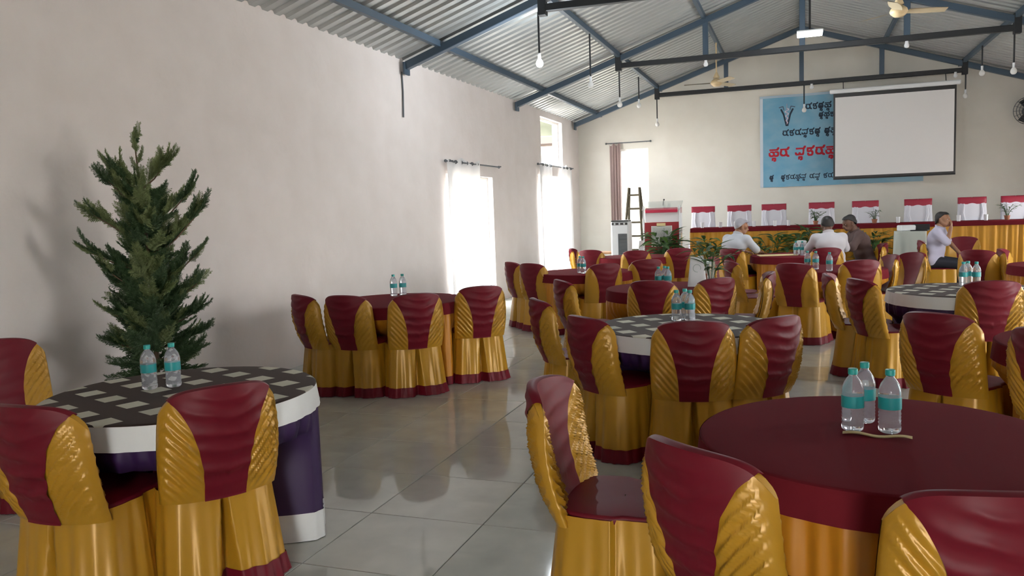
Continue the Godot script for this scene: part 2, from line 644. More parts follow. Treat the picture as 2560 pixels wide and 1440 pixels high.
func openings() -> void:
	# side windows: local x runs along the wall towards the far end
	var turn := PI / 2
	var k := 1
	for w in [[win1, "window nearer the middle of the left wall, half covered by a sheer curtain"], [win2, "window next to the far corner of the left wall, below a high opening"]]:
		var q: Array = w[0]
		var o := Node3D.new()
		o.name = "window_%d" % k
		add_child(o)
		o.position = Vector3(-XW - 0.12, q[2], (q[0] + q[1]) / 2)
		o.rotation.y = turn
		tag(o, "bright white " + String(w[1]), "window")
		o.set_meta("kind", "structure")
		part(o, "window_frame", frame_mesh(q[1] - q[0], q[3] - q[2], [0.0], 0.045, 0.05), M.white_paint)
		k += 1
	# eyelet curtains: nearer window, left half; far window, two panels
	var list := [[-11.0, 1.30, 2.34, "white eyelet curtain on the left half of the nearer side window", 3.5], [-15.55, 0.85, 2.5, "white eyelet curtain at the left of the window under the high opening", 3.0], [-17.1, 0.85, 2.5, "white eyelet curtain at the right of the window under the high opening", 3.0]]
	for c in list:
		var h: float = c[2] - 0.14
		var o := thing("curtain", c[3], "curtain", Vector3(-XW + 0.07, c[2], c[0]), turn, "white curtains on the left wall")
		part(o, "drape", curtain_mesh(c[1], h, c[4], 0.035, 0.4, int(c[1] * 10)), M.sheer, at3(0, 0.03, 0))
		for e in int(c[4]) * 2:
			var b := MB.new()
			b.grid(14, 6, func(u, v):
				var a: float = u * TAU
				var d: float = v * TAU
				return Vector3(0.006 * sin(d), (0.024 + 0.006 * cos(d)) * sin(a), (0.024 + 0.006 * cos(d)) * cos(a)), true)
			part(o, "eyelet", b.mesh(), M.grey_plastic, at3((e + 0.5) * c[1] / (int(c[4]) * 2), 0.0, 0.0))
	for c in [[-10.95, 2.25, 2.34, "grey curtain rod above the nearer side window"], [-15.45, 2.5, 2.5, "grey curtain rod above the far side window"]]:
		solo("curtain_rod", rod_mesh(c[1]), M.grey_plastic, c[3], "curtain rod", Transform3D(Basis(Vector3.UP, turn), Vector3(-XW + 0.07, c[2], c[0])))
	# high opening
	var hw := Node3D.new()
	hw.name = "window_3"
	add_child(hw)
	hw.position = Vector3(-XW - 0.12, high2[2], (high2[0] + high2[1]) / 2)
	hw.rotation.y = turn
	tag(hw, "high window below the eaves looking out on green trees", "window")
	hw.set_meta("kind", "structure")
	part(hw, "window_frame", frame_mesh(high2[1] - high2[0], high2[3] - high2[2], [], 0.05, 0.06), M.white_paint)
	# the doorway in the end wall
	var d := Node3D.new()
	d.name = "door_1"
	add_child(d)
	d.position = Vector3((door_far[0] + door_far[1]) / 2, door_far[2], ZF - 0.12)
	tag(d, "open white-framed doorway in the end wall full of daylight", "door")
	d.set_meta("kind", "structure")
	part(d, "door_frame", frame_mesh(door_far[1] - door_far[0], door_far[3] - door_far[2], [], 0.05, 0.12), M.white_paint)
	var dc := thing("door_curtain", "mauve brown curtain drawn to the left of the end-wall doorway", "curtain", Vector3(-4.22, 3.06, ZF + 0.08), 0.0)
	part(dc, "drape", curtain_mesh(0.26, 2.65, 4.0, 0.03, 0.3, 4), M.mauve_curtain)
	var rb := rod_mesh(1.05)
	solo("curtain_rod", rb, M.grey_plastic, "grey curtain rod above the doorway in the end wall", "curtain rod", Transform3D(Basis(Vector3.UP, PI), Vector3(-3.25, 3.09, ZF + 0.08)))

func crown(seed_n: int, r: Vector3, bumps := 0.25) -> ArrayMesh:
	var n := FastNoiseLite.new()
	n.seed = seed_n
	n.frequency = 1.3
	var b := MB.new()
	b.grid(40, 24, func(u, v):
		var a: float = u * TAU
		var e: float = (v - 0.5) * PI
		var d := Vector3(cos(a) * cos(e), sin(e), -sin(a) * cos(e))
		return d * r * (1.0 + bumps * n.get_noise_3dv(d * 3.0) + bumps * 0.5 * n.get_noise_3dv(d * 9.0)), true)
	return b.mesh()

func outside() -> void:
	var g := MB.new()
	g.box(Vector3(0, -0.25, -20), Vector3(140, 0.2, 160))
	struct("trim_20", g.mesh(), M.concrete, "pale concrete ground outside the hall", "ground")
	var cw := MB.new()
	cw.box(Vector3(-8.5, 1.2, -16), Vector3(0.2, 2.7, 30), 0.02)
	solo("compound_wall", cw.mesh(), M.side_yard_wall, "pale compound wall outside the side windows", "wall")
	var fw := MB.new()
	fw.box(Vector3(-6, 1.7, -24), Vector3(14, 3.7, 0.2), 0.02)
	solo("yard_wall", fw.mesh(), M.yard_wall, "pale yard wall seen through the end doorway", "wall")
	var bd := thing("house", "beige house with a brown tiled roof beyond the high window", "house", Vector3(-16.5, -0.15, -50))
	var b := MB.new()
	b.box(Vector3(0, 2.9, 0), Vector3(9, 5.8, 6), 0.03)
	part(bd, "wall", b.mesh(), M.beige_render)
	b = MB.new()
	b.box(Vector3(0, 6.0, 0), Vector3(9.6, 0.5, 6.6), 0.05)
	part(bd, "roof", b.mesh(), M.roof_tile)
	for t in [[-22.0, -66.0, 5.0, "rounded green tree behind the beige house, on the left"], [-11.5, -66.0, 4.6, "rounded green tree behind the beige house, on the right"]]:
		var o := thing("tree", t[3], "tree", Vector3(t[0], -0.15, t[1]), 0, "trees outside")
		var tr := MB.new()
		tr.tube([Vector3(0, 0, 0), Vector3(0.1, 3, 0), Vector3(0, 6, 0.1)], [0.35, 0.25, 0.2], 8)
		part(o, "trunk", tr.mesh(), M.bark)
		part(o, "crown", crown(int(t[2] * 10), Vector3(t[2], 6.0, t[2])), M.foliage_far, at3(0, 8.5, 0))

# ------------------------------------------------------------------ chairs
func panel_half(t: float) -> float:
	return 0.35 + 0.50 * pow(clampf(t, 0, 1), 2.5)

func back_point(s: float, t: float, outer: float, lift: float) -> Vector3:
	# s from side to side, t from seat to top; outer 1 is the rear face, -1 the front face
	var hw: float = 0.236 + 0.018 * sin(t * PI * 0.8) - 0.012 * t
	var top: float = 0.885 - 0.03 * s * s - 0.07 * pow(absf(s), 7.0)
	var y: float = lerpf(0.41, top, t)
	var th: float = 0.030 * pow(maxf(0.0, 1.0 - pow(absf(s), 5.0)), 0.5) * (1.0 - 0.55 * pow(t, 5.0)) + 0.003 + lift
	var zc: float = 0.205 + 0.115 * t + 0.02 * sin(t * PI) - 0.105 * s * s * (0.55 + 0.45 * t)
	return Vector3(s * (hw + lift * 0.5), y + (lift if t > 0.98 else 0.0), zc + outer * th)

func ruche(s: float, t: float, y: float) -> float:
	# slanting gathers in the satin at either side of the panel
	var p := panel_half(t)
	var x := absf(s) * 0.25
	var m := clampf((absf(s) - p + 0.02) / 0.10, 0, 1) * clampf((1.0 - absf(s)) / 0.10, 0, 1) * clampf(t / 0.18, 0, 1) * clampf((1.02 - t) / 0.1, 0, 1)
	if m <= 0.0:
		return 0.0
	var q := 1.2 * x - y + 0.010 * noise.get_noise_2d(x * 8.0 + s * 3.0, y * 5.0)
	var w := sin(PI * q / 0.048)
	var w2 := sin(TAU * q / 0.026 + 2.0 * s)
	return m * (0.025 * (1.0 - pow(absf(w), 0.85)) * (0.95 + 0.25 * noise.get_noise_2d(q * 30.0, signf(s) * 2.0)) + 0.0012 * w2)

func chair_meshes(fine: bool) -> Dictionary:
	var nu := 132 if fine else 56
	var nv := 56 if fine else 20
	var out := {}
	var b := MB.new()
	# satin sleeve of the back: round the loop, outer face then inner face
	b.grid(nu, nv, func(u, v):
		var a: float = u * 2.0
		var outer := 1.0 if a < 1.0 else -1.0
		var s: float = -1.0 + 2.0 * a if a < 1.0 else 1.0 - 2.0 * (a - 1.0)
		var p := back_point(s, v, outer, 0.0)
		p.z += outer * ruche(s, v, p.y)
		return p, true)
	# close the top
	b.grid(nu / 2, 1, func(u, v):
		return back_point(-1.0 + 2.0 * u, 1.0, 1.0 - 2.0 * v, 0.0))
	out.back_cover = b.mesh()
	# maroon panel over the back, rear and front, joined over the top
	var pb := MB.new()
	var pu := 40 if fine else 18
	var pv := 64 if fine else 24
	for outer in [1.0, -1.0]:
		pb.grid(pu, pv, func(u, v):
			var t: float = v
			var s: float = (2.0 * u - 1.0) * panel_half(t)
			var p := back_point(s, t, outer, 0.0045)
			var x := s * 0.25
			var q := p.y - 1.5 * x * x + 0.02 * noise.get_noise_2d(x * 5.0, p.y * 4.0)
			var amp := 0.0105 * clampf((1.0 - t) / 0.12, 0, 1) * clampf(t / 0.2, 0, 1)
			amp *= 0.5 + 0.5 * noise.get_noise_2d(p.y * 7.0, 4.0)
			var w := 0.5 + 0.5 * sin(TAU * q / 0.075)
			p.z += outer * amp * (1.0 if outer > 0 else 0.3) * pow(w, 1.6) * 1.6
			if t <= 0.001:
				p.z += outer * 0.004
			return p, false, outer < 0)
	pb.grid(pu, 3, func(u, v):
		var s: float = (2.0 * u - 1.0) * panel_half(1.0)
		var p := back_point(s, 1.0, 1.0, 0.0045)
		var q := back_point(s, 1.0, -1.0, 0.0045)
		var r := p.lerp(q, v)
		r.y += 0.006 * sin(v * PI)
		return r)
	out.back_panel = pb.mesh()
	# seat
	var sb := MB.new()
	var outline := func(a: float, grow: float) -> Vector3:
		var cx := cos(a)
		var cz := sin(a)
		var n := 4.2
		var r := pow(pow(absf(cx), n) + pow(absf(cz), n), -1.0 / n)
		var hx := 0.222 + grow
		return Vector3(cx * r * (hx - 0.012 * (1.0 if cz < 0 else -0.5)), 0, -0.022 + cz * r * (0.225 + grow))
	sb.grid(40, 6, func(u, v):
		var a: float = -u * TAU
		var k: float = [-0.006, -0.004, -0.007, -0.016, -0.1, -0.21, -0.2219][int(round(v * 6))]
		var y: float = [0.436, 0.450, 0.459, 0.464, 0.469, 0.466, 0.466][int(round(v * 6))]
		var p: Vector3 = outline.call(a, k)
		p.y = y
		return p, true)
	out.seat_cover = sb.mesh()
	# skirt with soft pleats and a box pleat at the back
	var su := 180 if fine else 72
	var kb := MB.new()
	var skirt := func(u: float, y: float, extra: float) -> Vector3:
		var a: float = -u * TAU + PI * 0.5   # starts at the back
		var down: float = clampf((0.44 - y) / 0.44, 0, 1)
		var p: Vector3 = outline.call(a, 0.004 + 0.035 * down + extra)
		var nrm := Vector3(p.x, 0, p.z + 0.022).normalized()
		var ph: float = u * TAU
		var wv := 0.55 * sin(ph * 13.0 + 1.5 * sin(ph * 2.0)) + 0.45 * sin(ph * 27.0 + 1.0)
		p += nrm * wv * (0.002 + 0.011 * down)
		if a > -0.0 and true:
			pass
		var back: float = clampf(p.z / 0.15, 0, 1)
		var slit: float = 0.006 + 0.042 * down
		if p.z > 0.1 and absf(p.x) < slit:
			p.z -= 0.085 * (1.0 - absf(p.x) / slit) * clampf(down * 6.0, 0.15, 1.0)
		p.z += 0.012 * back * down
		p.y = y
		return p
	kb.grid(su, 9, func(u, v):
		return skirt.call(u, lerpf(0.07, 0.452, v), 0.0), true)
	out.skirt = kb.mesh()
	var hb := MB.new()
	hb.grid(su, 3, func(u, v):
		var p: Vector3 = skirt.call(u, lerpf(0.004, 0.085, v), 0.010 - 0.006 * v)
		var nrm := Vector3(p.x, 0, p.z).normalized()
		return p + nrm * 0.005 * sin(u * TAU * 46.0) * (1.0 - v), true)
	out.hem = hb.mesh()
	return out

var chair_parts := {}

func chair(label: String, at: Vector3, turn: float, fine: bool, group: String, tall := 1.0) -> Node3D:
	if not chair_parts.has(fine):
		chair_parts[fine] = chair_meshes(fine)
	var m: Dictionary = chair_parts[fine]
	var o := thing("covered_chair", label, "chair", at, turn, group)
	part(o, "back_cover", m.back_cover, M.gold_satin)
	part(o, "back_panel", m.back_panel, M.maroon_satin)
	part(o, "seat_cover", m.seat_cover, M.maroon_satin)
	part(o, "skirt", m.skirt, M.gold_satin)
	part(o, "hem", m.hem, M.maroon_satin)
	if tall != 1.0:
		o.scale = Vector3(1, tall, 1)
	return o

# ------------------------------------------------------------------ tables
func table(label: String, c: Vector2, r: float, style: String, seats: Array, turn := 0.0, group := "") -> void:
	# seats: [angle, distance of the seat's front edge] for chairs pushed under the table
	var o := thing("banquet_table", label, "table", Vector3(c.x, 0, c.y), 0.0, group)
	var H := 0.75
	var check := style == "check"
	var b := MB.new()
	b.lathe([Vector2(0.001, H - 0.04), Vector2(r - 0.02, H - 0.04), Vector2(r - 0.012, H - 0.03), Vector2(r - 0.012, H - 0.008), Vector2(0.001, H - 0.008)], 48)
	part(o, "tabletop", b.mesh(), M.table_wood)
	# legs stand in the middle, clear of the seats
	var lb := MB.new()
	lb.lathe([Vector2(0.001, 0.0), Vector2(0.11, 0.0), Vector2(0.11, 0.02), Vector2(0.03, 0.05), Vector2(0.025, 0.6), Vector2(0.08, 0.71), Vector2(0.001, 0.711)], 20)
	part(o, "pedestal", lb.mesh(), M.black_plastic)
	var limit := func(th: float, rr: float) -> float:
		var lim := rr
		for s in seats:
			var dphi: float = wrapf(th - s[0], -PI, PI)
			if absf(dphi) > 1.3:
				continue
			var rl: float = maxf(0.13, s[1] - 0.03) / cos(dphi)
			var lat: float = absf(minf(rl, rr) * sin(dphi))
			var soft: float = clampf((lat - 0.13) / 0.06, 0, 1)
			lim = minf(lim, lerpf(minf(rl, rr), rr, soft))
		return lim
	var drop := 0.10
	var seed_p := c.x * 3.0 + c.y
	var wave := func(th: float, n: float) -> float:
		return 0.6 * sin(th * n + 1.5 * sin(th * 3.0 + seed_p)) + 0.4 * sin(th * n * 2.3 + seed_p)
	# top cloth, flat
	var tb := MB.new()
	var rad := [0.0, r * 0.5, r * 0.8, r - 0.006, r + 0.002]
	var yy := [H + 0.003, H + 0.003, H + 0.003, H + 0.003, H - 0.004]
	tb.grid(72, 4, func(u, v):
		var k := int(round(v * 4))
		var a: float = -u * TAU
		return Vector3(cos(a) * rad[k], yy[k], sin(a) * rad[k]), true)
	var tm := tb
	for k in tm.V.size():
		var p := tm.V[k].rotated(Vector3.UP, turn)
		tm.U[k] = Vector2(p.x + 0.03, p.z + 0.05) * 1.18
	part(o, "top_cloth", tm.mesh(), M.check_cloth if check else M.maroon_cloth)
	# band that hangs over the rim
	var db := MB.new()
	db.grid(216, 3, func(u, v):
		var a: float = u * TAU
		var rr: float = r + 0.003 + 0.012 * v + (0.005 if check else 0.002) * v * wave.call(a, 22.0)
		return Vector3(cos(a) * rr, H - 0.003 - drop * v, sin(a) * rr), true)
	part(o, "frill" if check else "cloth_drop", db.mesh(), M.white_satin if check else M.maroon_cloth)
	# pleated skirt to the floor
	var low := 0.13 if check else 0.07
	var kb := MB.new()
	var skirt := func(a: float, y: float, extra: float) -> Vector3:
		var lo: float = 1.0 - clampf((y - 0.46) / 0.10, 0, 1)
		var rr: float = lerpf(r - 0.004, limit.call(a, r - 0.004), lo)
		rr += extra + 0.017 * wave.call(a, 22.0) * clampf((0.70 - y) / 0.06, 0.12, 1.0) * minf(1.0, rr / r)
		return Vector3(cos(a) * rr, y, sin(a) * rr)
	kb.grid(360, 10, func(u, v):
		return skirt.call(u * TAU, lerpf(H - 0.012, low, v), 0.0), true)
	part(o, "skirt", kb.mesh(), M.purple_satin if check else M.gold_skirt)
	var hb := MB.new()
	hb.grid(360, 3, func(u, v):
		return skirt.call(u * TAU, lerpf(low + 0.01, 0.004, v), 0.004), true)
	part(o, "hem", hb.mesh(), M.white_satin if check else M.maroon_satin)

# ------------------------------------------------------------------ the layout of tables and chairs
func facing(f: Vector2) -> float:
	return atan2(-f.x, -f.y)

func banquet() -> void:
	# tables: key, centre x, z, radius, style, turn of the cloth, label
	var tables := {
		"L": [-2.73, -2.95, 0.61, "check", 0.35, "round table with brown and cream checked cloth and purple skirt, nearest the left wall plant"],
		"N": [0.25, -2.85, 0.58, "plain", 0.0, "large round maroon-topped table with gold skirt in the right foreground"],
		"W": [-3.6, -6.72, 0.64, "plain", 0.0, "round maroon-topped table close to the left wall, behind four covered chairs"],
		"T6": [-0.71, -5.35, 0.59, "check", 0.9, "round checked table with purple skirt behind the front right maroon table"],
		"T4": [-1.2, -7.9, 0.62, "plain", 0.0, "round maroon table with gold skirt just behind the middle checked table"],
		"T3": [-2.6, -10.0, 0.60, "plain", 0.0, "round maroon table with two bottles before the nearer side window"],
		"T5": [-2.55, -13.1, 0.62, "plain", 0.0, "far round table with pinkish red cloth near the air cooler"],
		"T7": [-0.05, -12.9, 0.66, "plain", 0.0, "round maroon table where the seated men gather, before the stage"],
		"T11": [0.36, -10.15, 0.60, "plain", 0.0, "round red table with a lone bottle in front of the man in white"],
		"T8": [1.34, -7.65, 0.62, "check", 0.5, "round checked table with dark purple skirt at the right of the hall"],
		"T9": [1.62, -4.9, 0.62, "plain", 0.0, "round maroon table cut off by the right edge of the picture"],
		"T10": [2.85, -10.4, 0.62, "plain", 0.0, "far round red table at the right edge, behind the right checked table"],
	}
	# chairs: back-top x, z, table key or facing, fine, label
	var list := [
		[-4.50, -3.38, "L", true, "covered chair at the far left edge, on the wall side of the checked table"],
		[-2.72, -2.10, "L", true, "large covered chair cut off by the lower left corner, back to the viewer"],
		[-2.16, -2.56, "L", true, "covered chair in the left foreground with its whole maroon back panel in view"],
		[-4.12, -5.89, "W", true, "leftmost of the four covered chairs at the table by the left wall, turned aside"],
		[-3.64, -5.83, "W", true, "second from left of the four covered chairs at the table by the left wall"],
		[-3.01, -6.00, "W", true, "third from left of four covered chairs at the wall table, below its bottles"],
		[-2.68, -6.64, Vector2(-0.6, -0.8), true, "rightmost of the four covered chairs at the wall table, lit from the window"],
		[-3.64, -9.98, Vector2(0.7, -0.7), false, "covered chair standing sideways in front of the nearer side window"],
		[-3.24, -9.62, Vector2(0.4, -0.92), false, "covered chair with dark maroon back at the left of the table by the nearer window"],
		[-2.15, -7.24, "T4", true, "covered chair left of the maroon table behind the middle checked table"],
		[-2.18, -9.42, "T3", false, "covered chair at the right front of the table by the nearer window"],
		[-1.80, -10.1, Vector2(-0.5, -0.86), false, "covered chair half hidden behind the table bottles, right of the window table"],
		[-1.78, -12.81, Vector2(-0.3, -0.95), false, "tall-looking covered chair with red panel below the red lectern"],
		[-2.38, -12.30, "T5", false, "covered chair with its back to the viewer in front of the far pinkish table"],
		[-3.24, -12.75, Vector2(0.1, -1), false, "covered chair with bright magenta back beside the far side window"],
		[-3.72, -13.35, Vector2(1, -0.1), false, "covered chair seen sideways, pale yellow in the light of the far side window"],
		[-1.0, -12.45, Vector2(0.5, -0.86), false, "covered chair under the grey-haired man in a white shirt"],
		[-0.80, -9.72, "T11", false, "dark-backed covered chair in front of the grey-haired man"],
		[-1.06, -10.40, Vector2(1, 0.1), false, "red and gold covered chair seen from its side beside the white printed bag"],
		[-1.87, -5.65, Vector2(0.85, -0.53), true, "covered chair at the left side of the middle checked table, seen edge-on with pink top"],
		[-1.27, -4.70, "T6", true, "covered chair at the left front of the middle checked table"],
		[-0.56, -4.54, "T6", true, "covered chair at the middle front of the middle checked table, back square to the viewer"],
		[-0.09, -4.79, "T6", true, "covered chair at the right front of the middle checked table, beyond the maroon table"],
		[-1.25, -7.10, "T4", true, "covered chair just behind the middle checked table, left of the teal-labelled bottles"],
		[-0.66, -7.36, "T4", true, "covered chair just behind the middle checked table, right of the teal-labelled bottles"],
		[-0.24, -7.99, "T4", false, "red covered chair with a folded panel right of the maroon table in mid hall"],
		[-0.08, -9.10, "T11", false, "covered chair with long dark back panel in front of the two white bottles"],
		[0.22, -7.75, "T8", false, "covered chair turned aside at the left of the right checked table"],
		[0.43, -7.20, "T8", true, "covered chair at the left front of the right checked table"],
		[1.40, -6.95, "T8", true, "covered chair with dark maroon back at the right front of the right checked table"],
		[0.70, -5.00, Vector2(0.6, -0.8), true, "covered chair with slanting top left of the maroon table at the right edge"],
		[1.10, -4.42, "T9", true, "covered chair at the right edge of which only a gold side shows"],
		[-0.95, -2.88, "N", true, "covered chair seen sideways with its maroon seat, left of the large maroon table"],
		[-0.30, -2.14, "N", true, "covered chair in the centre foreground with bright magenta back panel"],
		[0.43, -1.94, "N", true, "covered chair cut off by the lower right corner"],
		[0.66, -9.52, Vector2(-0.3, -0.95), false, "covered chair with wide dark red back right of the lone bottle"],
		[1.06, -10.35, "T11", false, "gold-sided covered chair seen edge-on in front of the draped projector table"],
		[1.34, -10.75, Vector2(-0.8, 0.6), false, "red-fronted covered chair facing left beside the seated man in lilac"],
		[1.76, -13.9, Vector2(1, 0.15), false, "covered chair on which the man in the lilac shirt sits"],
		[2.55, -14.9, Vector2(-0.2, 1), false, "bright magenta covered chair facing the hall, right of the man in lilac"],
		[2.02, -11.05, Vector2(0.5, -0.86), false, "dark covered chair with rounded gold side behind the right bottles"],
		[2.30, -11.2, Vector2(0.9, 0.3), false, "covered chair with upturned corners by the red table at the right edge"],
		[0.38, -12.15, Vector2(-0.2, -1), false, "red-backed covered chair under the black-haired man in white"],
		[1.22, -13.2, Vector2(-1, 0.1), false, "covered chair under the man in the dark brown shirt"],
	]
	var seats := {}
	for k in tables:
		seats[k] = []
	for c in list:
		var p := Vector2(c[0], c[1])
		var f: Vector2
		if c[2] is String:
			var t: Array = tables[c[2]]
			f = (Vector2(t[0], t[1]) - p).normalized()
		else:
			f = (c[2] as Vector2).normalized()
		var at := p + f * 0.315
		chair(c[4], Vector3(at.x, 0, at.y), facing(f), c[3], "gold and maroon covered chairs of the hall")
		for k in tables:
			var t: Array = tables[k]
			var d := at - Vector2(t[0], t[1])
			if d.length() < t[2] + 0.35:
				seats[k].append([atan2(d.y, d.x), d.length() - 0.27])
	for k in tables:
		var t: Array = tables[k]
		table(t[5], Vector2(t[0], t[1]), t[2], t[3], [] if k == "N" else seats[k], t[4])
	# bottles: table height, x, z, label
	var bl := [
		[-2.93, -2.96, "left one of two teal-capped water bottles on the left checked table"],
		[-2.85, -3.03, "right one of two teal-capped water bottles on the left checked table"],
		[0.17, -2.90, "left one of three teal-capped water bottles on the front maroon table"],
		[0.215, -3.02, "rear one of three teal-capped water bottles on the front maroon table"],
		[0.285, -2.90, "right one of three teal-capped water bottles on the front maroon table"],
		[-3.80, -7.06, "left one of two water bottles on the table by the left wall"],
		[-3.73, -7.12, "right one of two water bottles on the table by the left wall"],
		[-2.60, -9.75, "left one of two water bottles on the table by the nearer window"],
		[-2.535, -9.66, "right one of two water bottles on the table by the nearer window"],
		[-0.795, -5.52, "left one of three water bottles on the middle checked table"],
		[-0.75, -5.61, "middle one of three water bottles on the middle checked table"],
		[-0.705, -5.52, "right one of three water bottles on the middle checked table"],
		[-1.285, -7.75, "left one of three water bottles behind the dark chair in mid hall"],
		[-1.24, -7.84, "middle one of three water bottles behind the dark chair in mid hall"],
		[-1.195, -7.75, "right one of three water bottles behind the dark chair in mid hall"],
		[1.36, -7.95, "left one of three water bottles on the right checked table"],
		[1.41, -8.04, "middle one of three water bottles on the right checked table"],
		[1.46, -7.95, "right one of three water bottles on the right checked table"],
		[0.09, -10.05, "left one of the pair of bottles on the red table before the man in white"],
		[0.18, -10.0, "right one of the pair of bottles on the red table before the man in white"],
		[0.32, -9.72, "lone clear bottle at the front of the red table before the man in white"],
		[-0.05, -12.72, "left one of the bottles clustered on the men's table"],
		[0.04, -12.68, "right one of the bottles clustered on the men's table"],
	]
	var proto := bottle(bl[0][2], Vector3(bl[0][0], 0.754, bl[0][1]))
	for k in range(1, bl.size()):
		copy(proto, bl[k][2], Vector3(bl[k][0], 0.754, bl[k][1]), k * 1.7)

func bottle(label: String, at: Vector3) -> Node3D:
	var o := thing("water_bottle", label, "bottle", at, 0.0, "water bottles on the tables")
	var b := MB.new()
	var prof := [Vector2(0.0010, 0.0033), Vector2(0.0273, 0.0000), Vector2(0.0350, 0.0066), Vector2(0.0359, 0.0164)]
	for k in 5:
		prof.append(Vector2(0.036, 0.020 + k * 0.0115))
		prof.append(Vector2(0.0335, 0.0257 + k * 0.0115))
	prof.append_array([Vector2(0.0359, 0.0804), Vector2(0.0359, 0.1230), Vector2(0.0364, 0.1353), Vector2(0.0346, 0.1476), Vector2(0.0282, 0.1665), Vector2(0.0191, 0.1804), Vector2(0.0132, 0.1886), Vector2(0.0132, 0.2009), Vector2(0.0010, 0.2009)])
	b.lathe(prof, 28)
	part(o, "bottle_body", b.mesh(), M.bottle_water)
	b = MB.new()
	b.lathe([Vector2(0.0360, 0.0820), Vector2(0.0366, 0.0824), Vector2(0.0366, 0.1214), Vector2(0.0360, 0.1218)], 28)
	part(o, "label_band", b.mesh(), M.teal_label)
	b = MB.new()
	b.lathe([Vector2(0.0150, 0.1935), Vector2(0.0157, 0.1952), Vector2(0.0157, 0.2107), Vector2(0.0146, 0.2132), Vector2(0.0010, 0.2132)], 20)
	part(o, "cap", b.mesh(), M.teal_plastic)
	return o

# ------------------------------------------------------------------ stage end of the hall
const SY := 0.33   # stage height

func stage() -> void:
	var b := MB.new()
	b.box(Vector3(0.9, SY / 2, -17.4), Vector3(8.2, SY, 2.98), 0.01)
	struct("trim_21", b.mesh(), M.concrete, "low stage platform under the long table at the far end", "stage")
	# long stage table
	var x0 := -2.08
	var x1 := 4.75
	var zf := -16.5
	var o := thing("stage_table", "long stage table with maroon top and pleated gold skirt below the banner", "table", Vector3((x0 + x1) / 2, SY, zf - 0.32))
	var w := x1 - x0
	b = MB.new()
	b.box(Vector3(0, 0.755, 0), Vector3(w, 0.03, 0.66), 0.008)
	part(o, "top_cloth", b.mesh(), M.maroon_cloth)
	b = MB.new()
	b.box(Vector3(0, 0.72, 0.335), Vector3(w, 0.07, 0.012), 0.003)
	part(o, "cloth_drop", b.mesh(), M.maroon_cloth)
	b = MB.new()
	b.grid(700, 6, func(u, v):
		var x: float = lerpf(-w / 2, w / 2, u)
		return Vector3(x, lerpf(0.705, 0.0, v), 0.318 + 0.030 * (pow(absf(sin(x * 17.0 + 1.2 * sin(x * 3.0))), 0.7) - 0.5 + 0.25 * sin(x * 71.0)) * (0.5 + 0.5 * v)))
	for s in [-1.0, 1.0]:
		b.grid(40, 4, func(u, v):
			return Vector3(s * (w / 2 + 0.01 * sin(u * 60.0)), lerpf(0.705, 0.0, v), lerpf(-0.32, 0.32, u)), false, s > 0)
	part(o, "skirt", b.mesh(), M.gold_stage)
	# white covered stage chairs
	var vx := [-1.94, -1.19, -0.5, 0.43, 1.25, 2.2, 3.14, 3.87]
	var who := ["first of the white stage chairs counted from the lectern", "second of the white stage chairs counted from the lectern", "third of the white stage chairs counted from the lectern", "white stage chair below the left edge of the screen", "white stage chair behind the small table plant", "white stage chair behind the draped projector table", "white stage chair behind the man in lilac", "rightmost of the white stage chairs with a bright pink band"]
	var proto: Node3D = null
	for k in 8:
		if k == 0:
			proto = stage_chair(who[0] + ", red band on top", Vector3(vx[0], SY, -17.55))
		else:
			copy(proto, who[k] + ", red band on top", Vector3(vx[k], SY, -17.55), 0.04 * sin(k * 2.3))
	lectern()
	# banner
	var bn := MB.new()
	var bw := 3.27
	var bh := 2.0
	bn.grid(40, 24, func(u, v):
		return Vector3((u - 0.5) * bw, (0.5 - v) * bh, 0.012 * sin(u * 17.0 + v * 4.0) + 0.008 * sin(v * 13.0 - u * 6.0)), false, true)
	var bi := solo("banner", bn.mesh(), banner_mat(), "pale blue cloth banner with dark and red lettering, partly behind the screen", "banner", at3(0.815, 2.905, ZF + 0.035))
	bi.set_meta("label", "pale blue cloth banner with dark and red lettering, partly behind the screen")
	# projection screen
	var sc := thing("projection_screen", "white projection screen with black border hanging before the blue banner", "screen", Vector3(1.815, 2.02, -18.3))
	b = MB.new()
	b.box(Vector3(0, 0.875, 0), Vector3(2.28, 1.76, 0.006))
	part(sc, "border", b.mesh(), M.black_plastic)
	b = MB.new()
	b.box(Vector3(0, 0.86, 0.003), Vector3(2.21, 1.63, 0.006))
	part(sc, "screen_cloth", b.mesh(), M.screen_white)
	b = MB.new()
	b.box(Vector3(0, 1.80, 0), Vector3(2.42, 0.085, 0.09), 0.015)
	part(sc, "housing", b.mesh(), M.white_plastic)
	b = MB.new()
	b.tube([Vector3(-1.14, -0.01, 0), Vector3(1.14, -0.01, 0)], 0.014, 8)
	part(sc, "bottom_bar", b.mesh(), M.black_plastic)
	for s in [-1.0, 1.0]:
		b = MB.new()
		b.tube([Vector3(s * 0.95, 1.84, 0), Vector3(s * 0.95, 2.02, -0.08)], 0.008, 6)
		part(sc, "hanger", b.mesh(), M.black_rod)
	cooler()
	ladder()
	# wall fan at the right
	var fn := thing("wall_fan", "dark round fan mounted high on the end wall at the right edge", "fan", Vector3(4.28, 3.2, ZF + 0.02))
	b = MB.new()
	for k in 5:
		var rr := 0.07 + 0.05 * k
		b.grid(36, 6, func(u, v):
			var a: float = u * TAU
			var d: float = v * TAU
			return Vector3((rr + 0.006 * cos(d)) * cos(a), (rr + 0.006 * cos(d)) * sin(a), 0.32 - 0.05 * (rr / 0.27) + 0.006 * sin(d)), true)
	for k in 16:
		var a := TAU * k / 16
		b.tube([Vector3(cos(a) * 0.05, sin(a) * 0.05, 0.31), Vector3(cos(a) * 0.27, sin(a) * 0.27, 0.27), Vector3(cos(a) * 0.25, sin(a) * 0.25, 0.2)], 0.004, 5)
